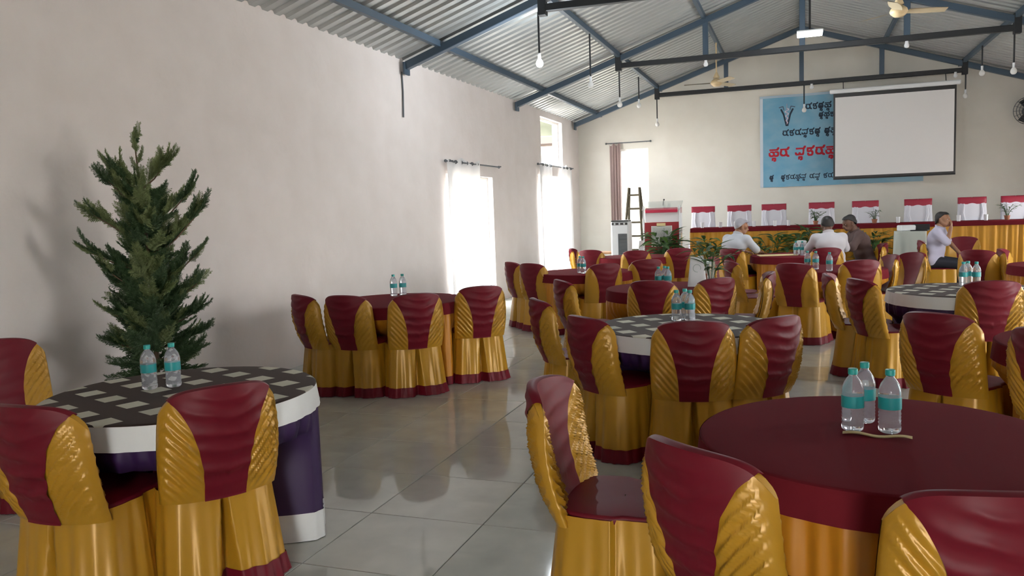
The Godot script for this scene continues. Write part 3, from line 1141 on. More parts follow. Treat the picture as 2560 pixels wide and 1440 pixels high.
	part(fn, "cage", b.mesh(), M.grey_plastic)
	b = MB.new()
	b.lathe([Vector2(0.001, 0.0), Vector2(0.08, 0.0), Vector2(0.09, 0.05), Vector2(0.08, 0.13), Vector2(0.001, 0.15)], 20)
	part(fn, "motor", b.mesh(), M.grey_plastic, Transform3D(Basis(Vector3.RIGHT, PI / 2), Vector3(0, 0, 0.06)))
	for k in 3:
		var bl := MB.new()
		bl.grid(4, 8, func(u, v):
			var r: float = lerpf(0.04, 0.24, v)
			return Vector3(r, (u - 0.5) * (0.06 + 0.08 * v), (u - 0.5) * 0.05))
		part(fn, "blade", bl.mesh(), M.black_plastic, Transform3D(Basis(Vector3.BACK, TAU * k / 3), Vector3(0, 0, 0.25)))
	b = MB.new()
	b.box(Vector3(0, -0.03, 0.04), Vector3(0.08, 0.16, 0.08), 0.01)
	part(fn, "bracket", b.mesh(), M.wood_brown)

func stage_chair(label: String, at: Vector3) -> Node3D:
	var o := thing("stage_chair", label, "chair", at, 0.0, "white covered chairs behind the stage table")
	# faces the hall (+z); a draped box back that flares towards the floor
	var b := MB.new()
	b.grid(96, 16, func(u, v):
		var a: float = u * TAU
		var n := 5.0
		var r := pow(pow(absf(cos(a)), n) + pow(absf(sin(a)), n), -1.0 / n)
		var y: float = lerpf(0.0, 1.20, v)
		var fl: float = 1.0 - v
		var hx := 0.235 + 0.045 * fl
		var hz := 0.05 + 0.03 * fl
		var fold := 0.010 * sin(a * 11.0 + 2.0 * sin(a * 2.0) + fl * 2.0) * fl
		var dip := 0.018 * (1.0 - pow(cos(a), 2.0)) * smoothstep(0.9, 1.0, v)
		return Vector3(cos(a) * r * (hx + fold), y - dip, -sin(a) * r * (hz + fold) - 0.07 * v), true)
	part(o, "back_cover", b.mesh(), M.white_cover)
	b = MB.new()
	b.grid(64, 4, func(u, v):
		var a: float = u * TAU
		var n := 5.0
		var r := pow(pow(absf(cos(a)), n) + pow(absf(sin(a)), n), -1.0 / n)
		var k: float = [0.0, 0.5, 1.0, 1.005, 1.006][int(round(v * 4))]
		var y: float = lerpf(1.085, 1.205, minf(k, 1.0))
		var inw: float = [1.0, 1.0, 1.0, 0.5, 0.01][int(round(v * 4))]
		var dip := 0.018 * (1.0 - pow(cos(a), 2.0))
		return Vector3(cos(a) * r * 0.246 * inw, y - dip, -sin(a) * r * 0.058 * inw - 0.068), true)
	part(o, "red_band", b.mesh(), M.red_band)
	b = MB.new()
	b.box(Vector3(0, 0.24, 0.27), Vector3(0.5, 0.47, 0.46), 0.05)
	part(o, "seat_cover", b.mesh(), M.white_cover)
	# two loose folds of cloth hanging on the front of the back
	for s in [-1.0, 1.0]:
		b = MB.new()
		b.tube([Vector3(s * 0.15, 1.08, 0.0), Vector3(s * 0.17, 0.9, 0.012), Vector3(s * 0.12, 0.7, 0.02), Vector3(s * 0.14, 0.5, 0.03)], [0.012, 0.022, 0.026, 0.018], 8)
		part(o, "loose_fold", b.mesh(), M.white_cover)
	return o

func lectern() -> void:
	var z := -15.75
	var o := thing("lectern", "red-panelled lectern with clear sides and a white notice, beside the stage table", "lectern", Vector3(-2.5, 0, z))
	var b := MB.new()
	for s in [-1.0, 1.0]:
		b.box(Vector3(s * 0.33, 0.79, 0.02), Vector3(0.025, 1.56, 0.36), 0.005)
	part(o, "clear_side", b.mesh(), M.acrylic)
	for s in [-1.0, 1.0]:
		var pb := MB.new()
		pb.box(Vector3(s * 0.345, 0.79, 0.2), Vector3(0.03, 1.58, 0.02), 0.004)
		part(o, "white_edge", pb.mesh(), M.white_plastic)
	b = MB.new()
	b.box(Vector3(0, 0.63, 0.19), Vector3(0.66, 1.26, 0.03), 0.006)
	part(o, "red_panel", b.mesh(), M.red_panel)
	b = MB.new()
	b.box(Vector3(0, 1.38, 0.12), Vector3(0.66, 0.23, 0.012), 0.003)
	part(o, "upper_pane", b.mesh(), M.white_plastic)
	# sloping tray
	b = MB.new()
	var t := Transform3D(Basis(Vector3.RIGHT, 0.35), Vector3(0, 1.58, 0.05))
	b.box(Vector3.ZERO, Vector3(0.74, 0.02, 0.46), 0.006, t)
	part(o, "tray", b.mesh(), M.acrylic)
	b = MB.new()
	b.box(Vector3(0, -0.03, 0.18), Vector3(0.62, 0.07, 0.10), 0.01, t)
	part(o, "red_cloth", b.mesh(), M.red_bright)
	b = MB.new()
	b.tube([Vector3(0.0, 1.58, 0.0), Vector3(0.01, 1.64, 0.03), Vector3(0.03, 1.68, 0.08)], 0.006, 6)
	b.ball(Vector3(0.035, 1.69, 0.09), Vector3.ONE * 0.018)
	part(o, "microphone", b.mesh(), M.black_plastic)
	b = MB.new()
	b.box(Vector3(0, 0, 0), Vector3(0.40, 0.40, 0.006), 0.001)
	var nt := part(o, "notice", b.mesh(), M.paper, at3(0.0, 0.99, 0.209))
	var im := Image.create(128, 128, false, Image.FORMAT_RGB8)
	im.fill(Color(0.72, 0.72, 0.70))
	for k in 14:
		var y := 14 + k * 8
		var x := 10
		while x < 116:
			var l := 4 + (k * 7 + x * 3) % 12
			im.fill_rect(Rect2i(x, y, l, 2), Color(0.45, 0.47, 0.47))
			x += l + 4
	im.fill_rect(Rect2i(78, 10, 3, 110), Color(0.5, 0.52, 0.52))
	var m := mat("notice_print", Color(1, 1, 1), 0.7)
	m.albedo_texture = ImageTexture.create_from_image(im)
	var pm := MB.new()
	pm.quad(Vector3(-0.19, -0.19, 0), Vector3(0.19, -0.19, 0), Vector3(0.19, 0.19, 0), Vector3(-0.19, 0.19, 0))
	part(nt, "print", pm.mesh(), m, at3(0, 0, 0.0035))
	b = MB.new()
	b.box(Vector3(-0.01, 1.21, 0.209), Vector3(0.17, 0.07, 0.006), 0.001)
	part(o, "name_slip", b.mesh(), M.yellow_paper)

func cooler() -> void:
	var o := thing("air_cooler", "tall white tower air cooler with grey front grille by the doorway", "air cooler", Vector3(-3.51, 0, -16.6))
	var b := MB.new()
	b.box(Vector3(0, 0.66, 0), Vector3(0.38, 1.26, 0.36), 0.03)
	part(o, "body", b.mesh(), M.white_plastic)
	b = MB.new()
	b.box(Vector3(0.06, 0.60, 0.181), Vector3(0.19, 0.86, 0.012), 0.004)
	part(o, "grille_panel", b.mesh(), M.grey_plastic)
	for k in 12:
		b = MB.new()
		b.box(Vector3(0.06, 0.22 + k * 0.069, 0.192), Vector3(0.18, 0.012, 0.014), 0.003)
		part(o, "slat", b.mesh(), M.grey_plastic)
	b = MB.new()
	b.box(Vector3(0, 1.295, 0.02), Vector3(0.36, 0.03, 0.34), 0.01)
	b.box(Vector3(0, 1.235, 0.182), Vector3(0.33, 0.05, 0.012), 0.004)
	part(o, "control_strip", b.mesh(), M.black_plastic)
	for k in 3:
		b = MB.new()
		b.lathe([Vector2(0.02, 0), Vector2(0.018, 0.02), Vector2(0.001, 0.021)], 14)
		part(o, "knob", b.mesh(), M.white_plastic, Transform3D(Basis(Vector3.RIGHT, PI / 2), Vector3(-0.1 + 0.1 * k, 1.235, 0.187)))
	for s in [-1.0, 1.0]:
		for e in [-1.0, 1.0]:
			b = MB.new()
			b.ball(Vector3(s * 0.15, 0.025, e * 0.14), Vector3(0.02, 0.026, 0.026))
			part(o, "castor", b.mesh(), M.black_plastic)

func ladder() -> void:
	var o := thing("ladder", "wooden folding ladder standing in the bright doorway", "ladder", Vector3(-3.56, 0, ZF + 0.55))
	var top := 2.02
	for e in [1.0, -1.0]:
		for s in [-1.0, 1.0]:
			var b := MB.new()
			b.tube([Vector3(s * 0.26, 0, e * 0.38), Vector3(s * 0.12, top, e * 0.03)], 0.028, 8)
			part(o, "rail", b.mesh(), M.bamboo)
	for k in 6:
		var y := 0.3 + k * 0.31
		var f := y / top
		var b := MB.new()
		var hw := lerpf(0.26, 0.12, f)
		b.tube([Vector3(-hw, y, lerpf(0.38, 0.03, f)), Vector3(hw, y, lerpf(0.38, 0.03, f))], 0.024, 8)
		part(o, "rung", b.mesh(), M.bamboo)

func stroke(im: Image, pts: Array, r: float, c: Color) -> void:
	for k in pts.size() - 1:
		var a: Vector2 = pts[k]
		var b: Vector2 = pts[k + 1]
		var n := int(ceil(a.distance_to(b))) + 1
		for i in n + 1:
			var p := a.lerp(b, float(i) / n)
			im.fill_rect(Rect2i(int(p.x - r), int(p.y - r), int(2 * r + 1), int(2 * r + 1)), c)

func glyph(im: Image, kind: int, o: Vector2, h: float, r: float, c: Color) -> float:
	# rounded letters of the banner script: a head stroke with a tick over one or two bowls, some with a sign below
	var arc := func(cx: float, cy: float, rad: float, a0: float, a1: float) -> Array:
		var out := []
		for i in 13:
			var a := lerpf(a0, a1, i / 12.0)
			out.append(o + Vector2(cx + cos(a) * rad, cy + sin(a) * rad * 0.95) * h)
		return out
	var w := 0.8
	match kind:
		0: # two bowls open at the top
			stroke(im, arc.call(0.22, 0.68, 0.22, -1.9, 3.4), r, c)
			stroke(im, arc.call(0.62, 0.68, 0.22, 2.6, -1.8), r, c)
			w = 0.95
		1: # one bowl, tail to the right
			stroke(im, arc.call(0.32, 0.62, 0.28, -0.9, 3.9), r, c)
			stroke(im, [o + Vector2(0.52, 0.4) * h, o + Vector2(0.62, 0.85) * h, o + Vector2(0.78, 0.95) * h], r, c)
			w = 0.9
		2: # ring with a loop inside
			stroke(im, arc.call(0.3, 0.65, 0.3, 0.0, TAU), r, c)
			stroke(im, arc.call(0.3, 0.72, 0.12, 0.0, TAU), r, c)
			w = 0.78
		3: # open S with a bowl
			stroke(im, arc.call(0.25, 0.45, 0.18, -0.3, -4.4), r, c)
			stroke(im, arc.call(0.32, 0.76, 0.22, -1.6, 2.9), r, c)
			w = 0.75
		4: # three humps
			stroke(im, arc.call(0.18, 0.7, 0.18, 3.1, 0.0), r, c)
			stroke(im, arc.call(0.52, 0.7, 0.18, 3.1, 0.0), r, c)
			stroke(im, [o + Vector2(0.70, 0.7) * h, o + Vector2(0.72, 0.35) * h], r, c)
			w = 0.95
	if kind % 2 == 0:
		stroke(im, arc.call(w * 0.45, 1.22, 0.14, 2.8, 7.6), r, c)
	stroke(im, [o + Vector2(0.08, 0.28) * h, o + Vector2(w - 0.22, 0.28) * h, o + Vector2(w - 0.1, 0.1) * h], r, c)
	return w * h

func line_of(im: Image, x: float, y: float, h: float, r: float, c: Color, words: Array, until: float) -> void:
	for wd in words:
		for g in wd:
			if x > until:
				return
			x += glyph(im, g, Vector2(x, y), h, r, c) + h * 0.06
		x += h * 0.5

func banner_mat() -> StandardMaterial3D:
	var W := 1024
	var H := 626
	var im := Image.create(W, H, false, Image.FORMAT_RGB8)
	for y in H:
		for x in W:
			var n := 0.5 + 0.5 * noise.get_noise_2d(x * 0.006, y * 0.009)
			var f := float(x) / W
			im.set_pixel(x, y, Color(0.36, 0.62, 0.76).lerp(Color(0.60, 0.72, 0.78), clampf(n * 0.7 + f * 0.5, 0, 1)))
	im.fill_rect(Rect2i(0, 0, 20, H), Color(0.78, 0.82, 0.86))
	im.fill_rect(Rect2i(0, 0, W, 16), Color(0.66, 0.74, 0.8))
	var dark := Color(0.10, 0.17, 0.24)
	var red := Color(0.72, 0.07, 0.16)
	line_of(im, 300, 62, 46, 3.0, dark, [[1, 3, 2, 0], [3, 1], [2, 4, 0, 1], [3, 2]], 1000)
	line_of(im, 385, 128, 38, 2.6, dark, [[2, 0, 3, 1, 4], [0, 2, 1]], 1000)
	line_of(im, 150, 232, 46, 3.0, dark, [[1, 3, 1, 4, 3, 2], [2, 0], [3, 4, 1, 0], [2, 1, 3, 0, 4]], 1000)
	line_of(im, 62, 350, 70, 5.0, red, [[0, 1], [4, 3, 1, 0, 2, 1, 3, 0, 1, 2], [3, 0, 1]], 1000)
	line_of(im, 64, 540, 34, 2.6, dark, [[2]], 1000)
	line_of(im, 140, 540, 36, 2.4, dark, [[2, 3, 1, 0, 4], [1, 4], [3, 1, 0], [4, 1, 3, 2], [0, 3]], 1000)
	# winged V emblem with a coiled staff
	for s in [-1.0, 1.0]:
		stroke(im, [Vector2(178 + s * 38, 98), Vector2(178 + s * 22, 130), Vector2(178 + s * 4, 206)], 4.0, dark)
		stroke(im, [Vector2(178 + s * 50, 84), Vector2(178 + s * 26, 78), Vector2(178 + s * 20, 100)], 2.0, Color(0.3, 0.35, 0.42))
	var coil := []
	for i in 40:
		coil.append(Vector2(178 + sin(i * 0.55) * (14.0 - i * 0.25), 92 + i * 2.6))
	stroke(im, coil, 1.6, Color(0.86, 0.80, 0.84))
	stroke(im, [Vector2(178, 62), Vector2(178, 200)], 1.4, Color(0.75, 0.6, 0.66))
	var m := mat("banner_print", Color(1, 1, 1), 0.7)
	m.albedo_texture = ImageTexture.create_from_image(im)
	return m

# ------------------------------------------------------------------ plants and small things
func blade(len: float, wid: float, droop: float) -> ArrayMesh:
	var b := MB.new()
	b.grid(4, 8, func(u, v):
		var w: float = wid * sin(clampf(v, 0.02, 0.99) * PI) * (1.0 - 0.35 * v)
		var x: float = (u - 0.5) * 2.0 * w
		return Vector3(x, -droop * v * v * len + absf(x) * 0.35, -len * v))
	return b.mesh()

func leafy(called: String, label: String, at: Vector3, h: float, spread: float, stems: int, seed_n: int, pot: Array, group := "") -> Node3D:
	# pot: [radius, height, material]
	var o := thing(called, label, "plant", at, 0, group)
	var rng := RandomNumberGenerator.new()
	rng.seed = seed_n
	var py: float = pot[1]
	var pr: float = pot[0]
	var b := MB.new()
	if pot[2] != null:
		b.lathe([Vector2(0.001, 0), Vector2(pr * 0.72, 0), Vector2(pr * 0.95, py * 0.85), Vector2(pr * 1.06, py * 0.86), Vector2(pr * 1.06, py), Vector2(pr * 0.92, py), Vector2(pr * 0.9, py * 0.9), Vector2(0.001, py * 0.9)], 20)
		part(o, "pot", b.mesh(), pot[2])
	var lm := [blade(1.0, 0.15, 0.35), blade(1.0, 0.19, 0.5), blade(1.0, 0.12, 0.2)]
	for s in stems:
		var a := TAU * s / stems + rng.randf_range(-0.4, 0.4)
		var lean := rng.randf_range(0.25, 1.0) * spread
		var hh := h * rng.randf_range(0.7, 1.0)
		var pts := []
		for k in 7:
			var f := k / 6.0
			pts.append(Vector3(cos(a) * lean * f * f + cos(a) * 0.02, py * 0.9 + hh * (f - 0.18 * f * f * f), sin(a) * lean * f * f + sin(a) * 0.02))
		var st := MB.new()
		st.tube(pts, [0.007, 0.006, 0.006, 0.005, 0.004, 0.003, 0.002], 5)
		part(o, "stem", st.mesh(), M.leaf_dark)
		for k in range(2, 7):
			for sd in [-1.0, 1.0]:
				var l := h * rng.randf_range(0.24, 0.42)
				var yaw: float = a + sd * rng.randf_range(0.5, 1.1)
				var t := Transform3D(Basis(Vector3.UP, -yaw - PI / 2) * Basis(Vector3.RIGHT, rng.randf_range(0.1, 0.7)), pts[k])
				t.basis = t.basis.scaled_local(Vector3.ONE * l)
				part(o, "leaf", lm[rng.randi() % 3], M.leaf_green if rng.randf() < 0.4 else M.leaf_dark, t)
	return o

func spray_mesh(seed_n: int) -> ArrayMesh:
	# one flat feathery spray of a conifer, one metre long along -z before scaling
	var rng := RandomNumberGenerator.new()
	rng.seed = seed_n
	var b := MB.new()
	b.tube([Vector3(0, 0, 0), Vector3(0.02, 0.05, -0.5), Vector3(0, 0.16, -1.0)], [0.014, 0.009, 0.004], 5, false)
	for k in 26:
		var f := 0.08 + 0.92 * k / 25.0
		var base := Vector3(0.02 * sin(f * PI), 0.16 * f * f, -f)
		for s in [-1.0, 1.0]:
			var l := (0.34 - 0.22 * f) * rng.randf_range(0.75, 1.2)
			var d := Vector3(s * rng.randf_range(0.55, 0.9), rng.randf_range(-0.12, 0.3), -rng.randf_range(0.55, 0.9)).normalized()
			# a twig with small paired scale leaves
			var up := Vector3.UP
			var side := d.cross(up).normalized()
			for q in 5:
				var g := (q + 0.6) / 5.0
				var c := base + d * l * g + Vector3(0, 0.04 * g * g, 0)
				for e in [-1.0, 1.0]:
					var tip: Vector3 = c + (d * 0.75 + side * e * 0.8 + Vector3(0, rng.randf_range(-0.2, 0.35), 0)) * l * 0.34
					var wv: Vector3 = (up * 0.35 + side * 0.25 * e) * l * 0.19 + d * l * 0.09
					b.tri(c - wv, c + wv, tip)
			b.tri(base - up * 0.006, base + up * 0.006, base + d * l)
			b.tri(base + d * l * 0.85 + side * 0.02, base + d * l * 0.85 - side * 0.02, base + d * l * 1.2)
	return b.mesh()

func conifer() -> void:
	var at := Vector3(-4.42, 0, -4.56)
	var o := thing("potted_conifer", "tall feathery green conifer standing against the left wall behind the checked table", "plant", at)
	o.scale = Vector3(0.95, 0.975, 0.95)
	var b := MB.new()
	b.lathe([Vector2(0.001, 0), Vector2(0.14, 0), Vector2(0.19, 0.26), Vector2(0.21, 0.265), Vector2(0.21, 0.30), Vector2(0.18, 0.30), Vector2(0.175, 0.27), Vector2(0.001, 0.27)], 28)
	part(o, "pot", b.mesh(), M.terracotta)
	var trunk := []
	var rad := []
	for k in 12:
		var f := k / 11.0
		trunk.append(Vector3(0.02 * sin(f * 5.0), 0.27 + 1.95 * f, 0.06 * f + 0.02 * cos(f * 4.0)))
		rad.append(lerpf(0.022, 0.004, f))
	b = MB.new()
	b.tube(trunk, rad, 8)
	part(o, "trunk", b.mesh(), M.bark)
	var sm := []
	for k in 5:
		sm.append(spray_mesh(40 + k))
	var rng := RandomNumberGenerator.new()
	rng.seed = 21
	var side := Vector3(0.72, 0, -0.70)      # along the wall and out into the room
	var put := func(c: Vector3, dir: Vector3, size: float) -> void:
		var d := dir.normalized()
		if (at + c + d * size).x < -XW + 0.04:
			d.x = absf(d.x) * 0.3
			d = d.normalized()
		var t := Transform3D(Basis.looking_at(d, Vector3.UP if absf(d.y) < 0.95 else Vector3.RIGHT) * Basis(Vector3.BACK, rng.randf_range(-0.9, 0.9)), c)
		t.basis = t.basis.scaled_local(Vector3.ONE * size)
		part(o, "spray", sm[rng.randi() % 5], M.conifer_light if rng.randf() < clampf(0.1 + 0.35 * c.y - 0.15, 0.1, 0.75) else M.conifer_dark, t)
	# the long boughs: [out to the side, tip height, height at the trunk]
	var boughs := [[0.31, 1.82, 1.52], [0.38, 1.68, 1.30], [0.34, 1.36, 1.08], [0.31, 1.13, 0.92], [0.29, 0.74, 0.66], [0.22, 0.62, 0.58], [-0.35, 1.66, 1.45], [-0.39, 1.40, 1.22], [-0.31, 1.28, 1.05], [-0.28, 0.94, 0.80], [-0.27, 0.74, 0.66], [-0.20, 1.98, 1.80], [0.15, 2.02, 1.85], [-0.24, 1.90, 1.68], [0.22, 1.52, 1.35], [-0.22, 1.14, 1.0], [0.30, 0.93, 0.80]]
	for bg in boughs:
		var a := Vector3(0.02, bg[2], 0.03)
		var tip: Vector3 = side * bg[0] + Vector3(0, bg[1], 0) + Vector3(0.12, 0, 0.12) * rng.randf_range(-0.6, 1.2)
		var bt := MB.new()
		bt.tube([a, a.lerp(tip, 0.5) - Vector3(0, 0.02, 0), tip], [0.008, 0.006, 0.003], 5)
		part(o, "bough", bt.mesh(), M.bark)
		for k in 10:
			var f := 0.2 + 0.08 * k
			put.call(a.lerp(tip, f), (tip - a).normalized() + Vector3(rng.randf_range(-0.5, 0.5), rng.randf_range(0.0, 0.6), rng.randf_range(-0.5, 0.5)), 0.17 * rng.randf_range(0.8, 1.2))
		put.call(a.lerp(tip, 0.8), tip - a, 0.20)
	# the dense body round the trunk
	for k in 230:
		var f := float(k) / 230.0
		var y := lerpf(0.48, 1.78, f)
		var a := k * 2.399 + rng.randf_range(-0.5, 0.5)
		var out := Vector3(cos(a), 0, sin(a))
		var r := lerpf(0.24, 0.11, f) * rng.randf_range(0.5, 1.1)
		put.call(Vector3(0.02, y, 0.04) + out * r * 0.35, out + Vector3(0, rng.randf_range(0.1, 1.1) if y > 0.6 else rng.randf_range(-0.3, 0.4), 0), 0.14 + r * 0.62)
	# sparse sprigs up the leader
	for q in [[1.88, 0.4, 0.13], [1.95, 2.4, 0.12], [2.02, -0.8, 0.13], [2.10, 1.5, 0.14], [2.16, -2.6, 0.13], [2.20, 0.3, 0.12], [1.84, -2.2, 0.15], [1.80, 1.2, 0.15]]:
		put.call(Vector3(0.0, q[0], 0.05), Vector3(cos(q[1]) * 0.5, 1.0, sin(q[1]) * 0.5), q[2])

func small_things() -> void:
	conifer()
	var wb := MB.new()
	wb.tube([Vector3(-4.985, 3.46, -9.78), Vector3(-4.985, 3.2, -9.79), Vector3(-4.98, 2.86, -9.76)], 0.011, 6)
	solo("wall_cable", wb.mesh(), M.grey_plastic, "thin grey cable hanging down the left wall below the nearest truss end", "cable")
	# folded paper strip on the front table
	var b := MB.new()
	b.grid(20, 2, func(u, v):
		return Vector3((u - 0.5) * 0.21, 0.004 + 0.004 * sin(u * 9.0), (v - 0.5) * 0.022))
	b.grid(20, 2, func(u, v):
		return Vector3((u - 0.5) * 0.21, 0.0005 + 0.004 * sin(u * 9.0), (v - 0.5) * 0.022), false, true)
	solo("paper_strip", b.mesh(), M.yellow_paper, "narrow folded cream paper strip lying on the front maroon table", "paper", Transform3D(Basis(Vector3.UP, -0.12), Vector3(0.24, 0.757, -2.83)))
	# white printed bag and a vase of stems on the mid table
	var bag := thing("paper_bag", "white paper bag with a faint round print standing on the mid-hall maroon table", "bag", Vector3(-0.945, 0.754, -7.98), 0.1)
	b = MB.new()
	b.grid(40, 12, func(u, v):
		var a: float = u * TAU
		var n := 6.0
		var r := pow(pow(absf(cos(a)), n) + pow(absf(sin(a)), n), -1.0 / n)
		var hx := lerpf(0.092, 0.062, v)
		var hz := lerpf(0.045, 0.012, v)
		return Vector3(cos(a) * r * hx, 0.29 * v + 0.01 * sin(a * 2.0) * v, -sin(a) * r * hz), true)
	part(bag, "bag_body", b.mesh(), M.white_plastic)
	b = MB.new()
	b.grid(24, 5, func(u, v):
		var a: float = lerpf(-0.4, 4.9, u)
		var d: float = v * TAU
		var rr := 0.036 + 0.003 * cos(d)
		return Vector3(cos(a) * rr, 0.18 + sin(a) * rr, 0.034 + 0.002 * sin(d)))
	part(bag, "round_print", b.mesh(), M.print_grey)
	var vs := thing("glass_vase", "clear glass vase holding leafy stems beside the white printed bag", "vase", Vector3(-0.82, 0.754, -8.04))
	b = MB.new()
	b.lathe([Vector2(0.001, 0.0), Vector2(0.035, 0.0), Vector2(0.04, 0.02), Vector2(0.036, 0.12), Vector2(0.045, 0.24), Vector2(0.043, 0.24), Vector2(0.034, 0.12), Vector2(0.036, 0.02), Vector2(0.001, 0.012)], 20)
	part(vs, "glass_body", b.mesh(), M.acrylic)
	leafy("leafy_stems", "thin arching green stems with small leaves standing in the glass vase", Vector3(-0.82, 0.766, -8.04), 0.46, 0.24, 5, 5, [0.01, 0.01, null])
	# plants along the stage table
	var px := [[-2.42, -15.2, 1.0, 0.3, 12, "bushy green plant in a pot at the foot of the lectern", 3], [-1.62, -15.9, 0.85, 0.36, 7, "potted plant with thin arching leaves before the left part of the stage table", 11], [-0.5, -15.9, 0.85, 0.42, 8, "potted plant before the gold skirt, right of the grey-haired man", 12], [0.12, -16.0, 1.05, 0.42, 11, "dark leafy potted plant before the stage table behind the black-haired man", 13], [1.2, -16.0, 0.92, 0.42, 9, "potted plant before the stage table left of the draped projector table", 14], [2.05, -16.05, 0.72, 0.3, 6, "potted plant right of the draped projector table", 15]]
	for p in px:
		leafy("potted_plant", p[5], Vector3(p[0], 0, p[1]), p[2], p[3], p[4], p[6], [0.13, 0.24, M.terracotta], "plants before the stage")
	leafy("table_plant", "small dark plant on the stage table below the left end of the screen", Vector3(0.30, SY + 0.77, -16.75), 0.26, 0.16, 6, 31, [0.05, 0.08, M.terracotta], "little plants on the stage table")
	leafy("table_plant", "small dark plant on the stage table below the middle of the screen", Vector3(1.35, SY + 0.77, -16.75), 0.22, 0.12, 5, 32, [0.05, 0.08, M.terracotta], "little plants on the stage table")
	leafy("table_plant", "small pale-leaved plant on the stage table at the far right", Vector3(3.55, SY + 0.77, -16.75), 0.26, 0.2, 5, 33, [0.05, 0.08, M.terracotta], "little plants on the stage table")
	# glasses along the stage table
	var cups := ["first", "second", "third", "fourth", "fifth", "sixth", "seventh", "eighth", "ninth", "tenth"]
	var gx := [-1.85, -1.5, -1.2, -0.85, -0.45, -0.2, 1.0, 1.75, 2.75, 3.2]
	b = MB.new()
	b.lathe([Vector2(0.001, 0.0), Vector2(0.030, 0.0), Vector2(0.036, 0.11), Vector2(0.034, 0.11), Vector2(0.028, 0.01), Vector2(0.001, 0.01)], 16)
	var gm := b.mesh()
	for k in gx.size():
		solo("drinking_cup", gm, M.white_plastic, cups[k] + " white cup counted from the lectern end of the stage table", "cup", at3(gx[k], SY + 0.771, -16.62 - 0.06 * (k % 2)), "cups in a row on the stage table")
	# projector table
	var pt := thing("projector_table", "small table draped in pale grey-green cloth, before the stage table", "table", Vector3(1.76, 0, -15.0))
	b = MB.new()
	b.grid(120, 12, func(u, v):
		var a: float = u * TAU
		var n := 5.0
		var r := pow(pow(absf(cos(a)), n) + pow(absf(sin(a)), n), -1.0 / n)
		var f: float = 1.0 - v
		var w := sin(a * 14.0 + sin(a * 3.0)) * 0.014 * f
		return Vector3(cos(a) * r * (0.24 + 0.02 * f + w), lerpf(0.02, 1.0, v), -sin(a) * r * (0.2 + 0.02 * f + w)), true)
	b.grid(40, 1, func(u, v):
		var a: float = u * TAU
		var n := 5.0
		var r: float = pow(pow(absf(cos(a)), n) + pow(absf(sin(a)), n), -1.0 / n) * (1.0 - v)
		return Vector3(cos(a) * r * 0.24, 1.0, -sin(a) * r * 0.2), true)
	part(pt, "drape", b.mesh(), M.grey_cloth)
	var pj := thing("projector", "white box-shaped projector standing on the draped table", "projector", Vector3(1.70, 1.0, -15.0), 0.2)
	b = MB.new()
	b.box(Vector3(0, 0.05, 0), Vector3(0.24, 0.10, 0.22), 0.015)
	part(pj, "body", b.mesh(), M.white_plastic)
	b = MB.new()
	b.lathe([Vector2(0.04, 0), Vector2(0.035, 0.03), Vector2(0.001, 0.02)], 18)
	part(pj, "lens", b.mesh(), M.black_plastic, Transform3D(Basis(Vector3.RIGHT, -PI / 2), Vector3(0.05, 0.05, -0.11)))
	var lp := thing("laptop", "open dark laptop on the edge of the draped projector table", "laptop", Vector3(1.90, 1.0, -14.93), -0.3)
	b = MB.new()
	b.box(Vector3(0, 0.01, 0), Vector3(0.26, 0.018, 0.2), 0.004)
	part(lp, "base", b.mesh(), M.black_plastic)
	b = MB.new()
	b.box(Vector3(0, 0.06, -0.11), Vector3(0.26, 0.10, 0.01), 0.003)
	part(lp, "lid", b.mesh(), M.black_plastic)
	# corner table and plastic chair by the doorway
	var ct := thing("corner_table", "low brown wooden side table in the far left corner", "table", Vector3(-4.05, 0, -16.9))
	b = MB.new()
	b.box(Vector3(0, 0.62, 0), Vector3(0.95, 0.04, 0.5), 0.006)
	part(ct, "tabletop", b.mesh(), M.wood_brown)
	for s in [-1.0, 1.0]:
		for e in [-1.0, 1.0]:
			b = MB.new()
			b.box(Vector3(s * 0.43, 0.30, e * 0.2), Vector3(0.045, 0.60, 0.045), 0.004)
			part(ct, "leg", b.mesh(), M.wood_brown)
	var pc := thing("plastic_chair", "white moulded plastic chair below the wooden ladder in the doorway light", "chair", Vector3(-3.0, 0, -17.0), 0.4)
	b = MB.new()
	b.box(Vector3(0, 0.43, 0), Vector3(0.42, 0.04, 0.42), 0.018)
	part(pc, "seat", b.mesh(), M.white_plastic)
	b = MB.new()
	b.grid(12, 10, func(u, v):
		return Vector3((u - 0.5) * 0.42 * (1.0 - 0.15 * v * v), 0.45 + 0.40 * v, -0.19 - 0.08 * v + 0.1 * pow(2 * u - 1, 2)))
	b.grid(12, 10, func(u, v):
		return Vector3((u - 0.5) * 0.42 * (1.0 - 0.15 * v * v), 0.45 + 0.40 * v, -0.20 - 0.08 * v + 0.1 * pow(2 * u - 1, 2)), false, true)
	part(pc, "backrest", b.mesh(), M.white_plastic)
	for s in [-1.0, 1.0]:
		for e in [-1.0, 1.0]:
			b = MB.new()
			b.tube([Vector3(s * 0.18, 0.42, e * 0.18), Vector3(s * 0.21, 0.0, e * 0.22)], [0.024, 0.018], 8)
			part(pc, "leg", b.mesh(), M.white_plastic)
	# things on the men's table
	solo("papers", box_mesh(Vector3(0.55, 0.012, 0.3)), M.yellow_paper, "pale yellow papers lying on the men's table", "paper", Transform3D(Basis(Vector3.UP, 0.2), Vector3(-0.32, 0.76, -12.75)))
	var tp := thing("tissue_roll", "white cylinder with a dark band standing on the men's table", "roll", Vector3(0.03, 0.754, -12.98))
	b = MB.new()
	b.lathe([Vector2(0.001, 0), Vector2(0.07, 0), Vector2(0.075, 0.01), Vector2(0.075, 0.2), Vector2(0.06, 0.21), Vector2(0.001, 0.21)], 20)
	part(tp, "roll_body", b.mesh(), M.white_plastic)
	b = MB.new()
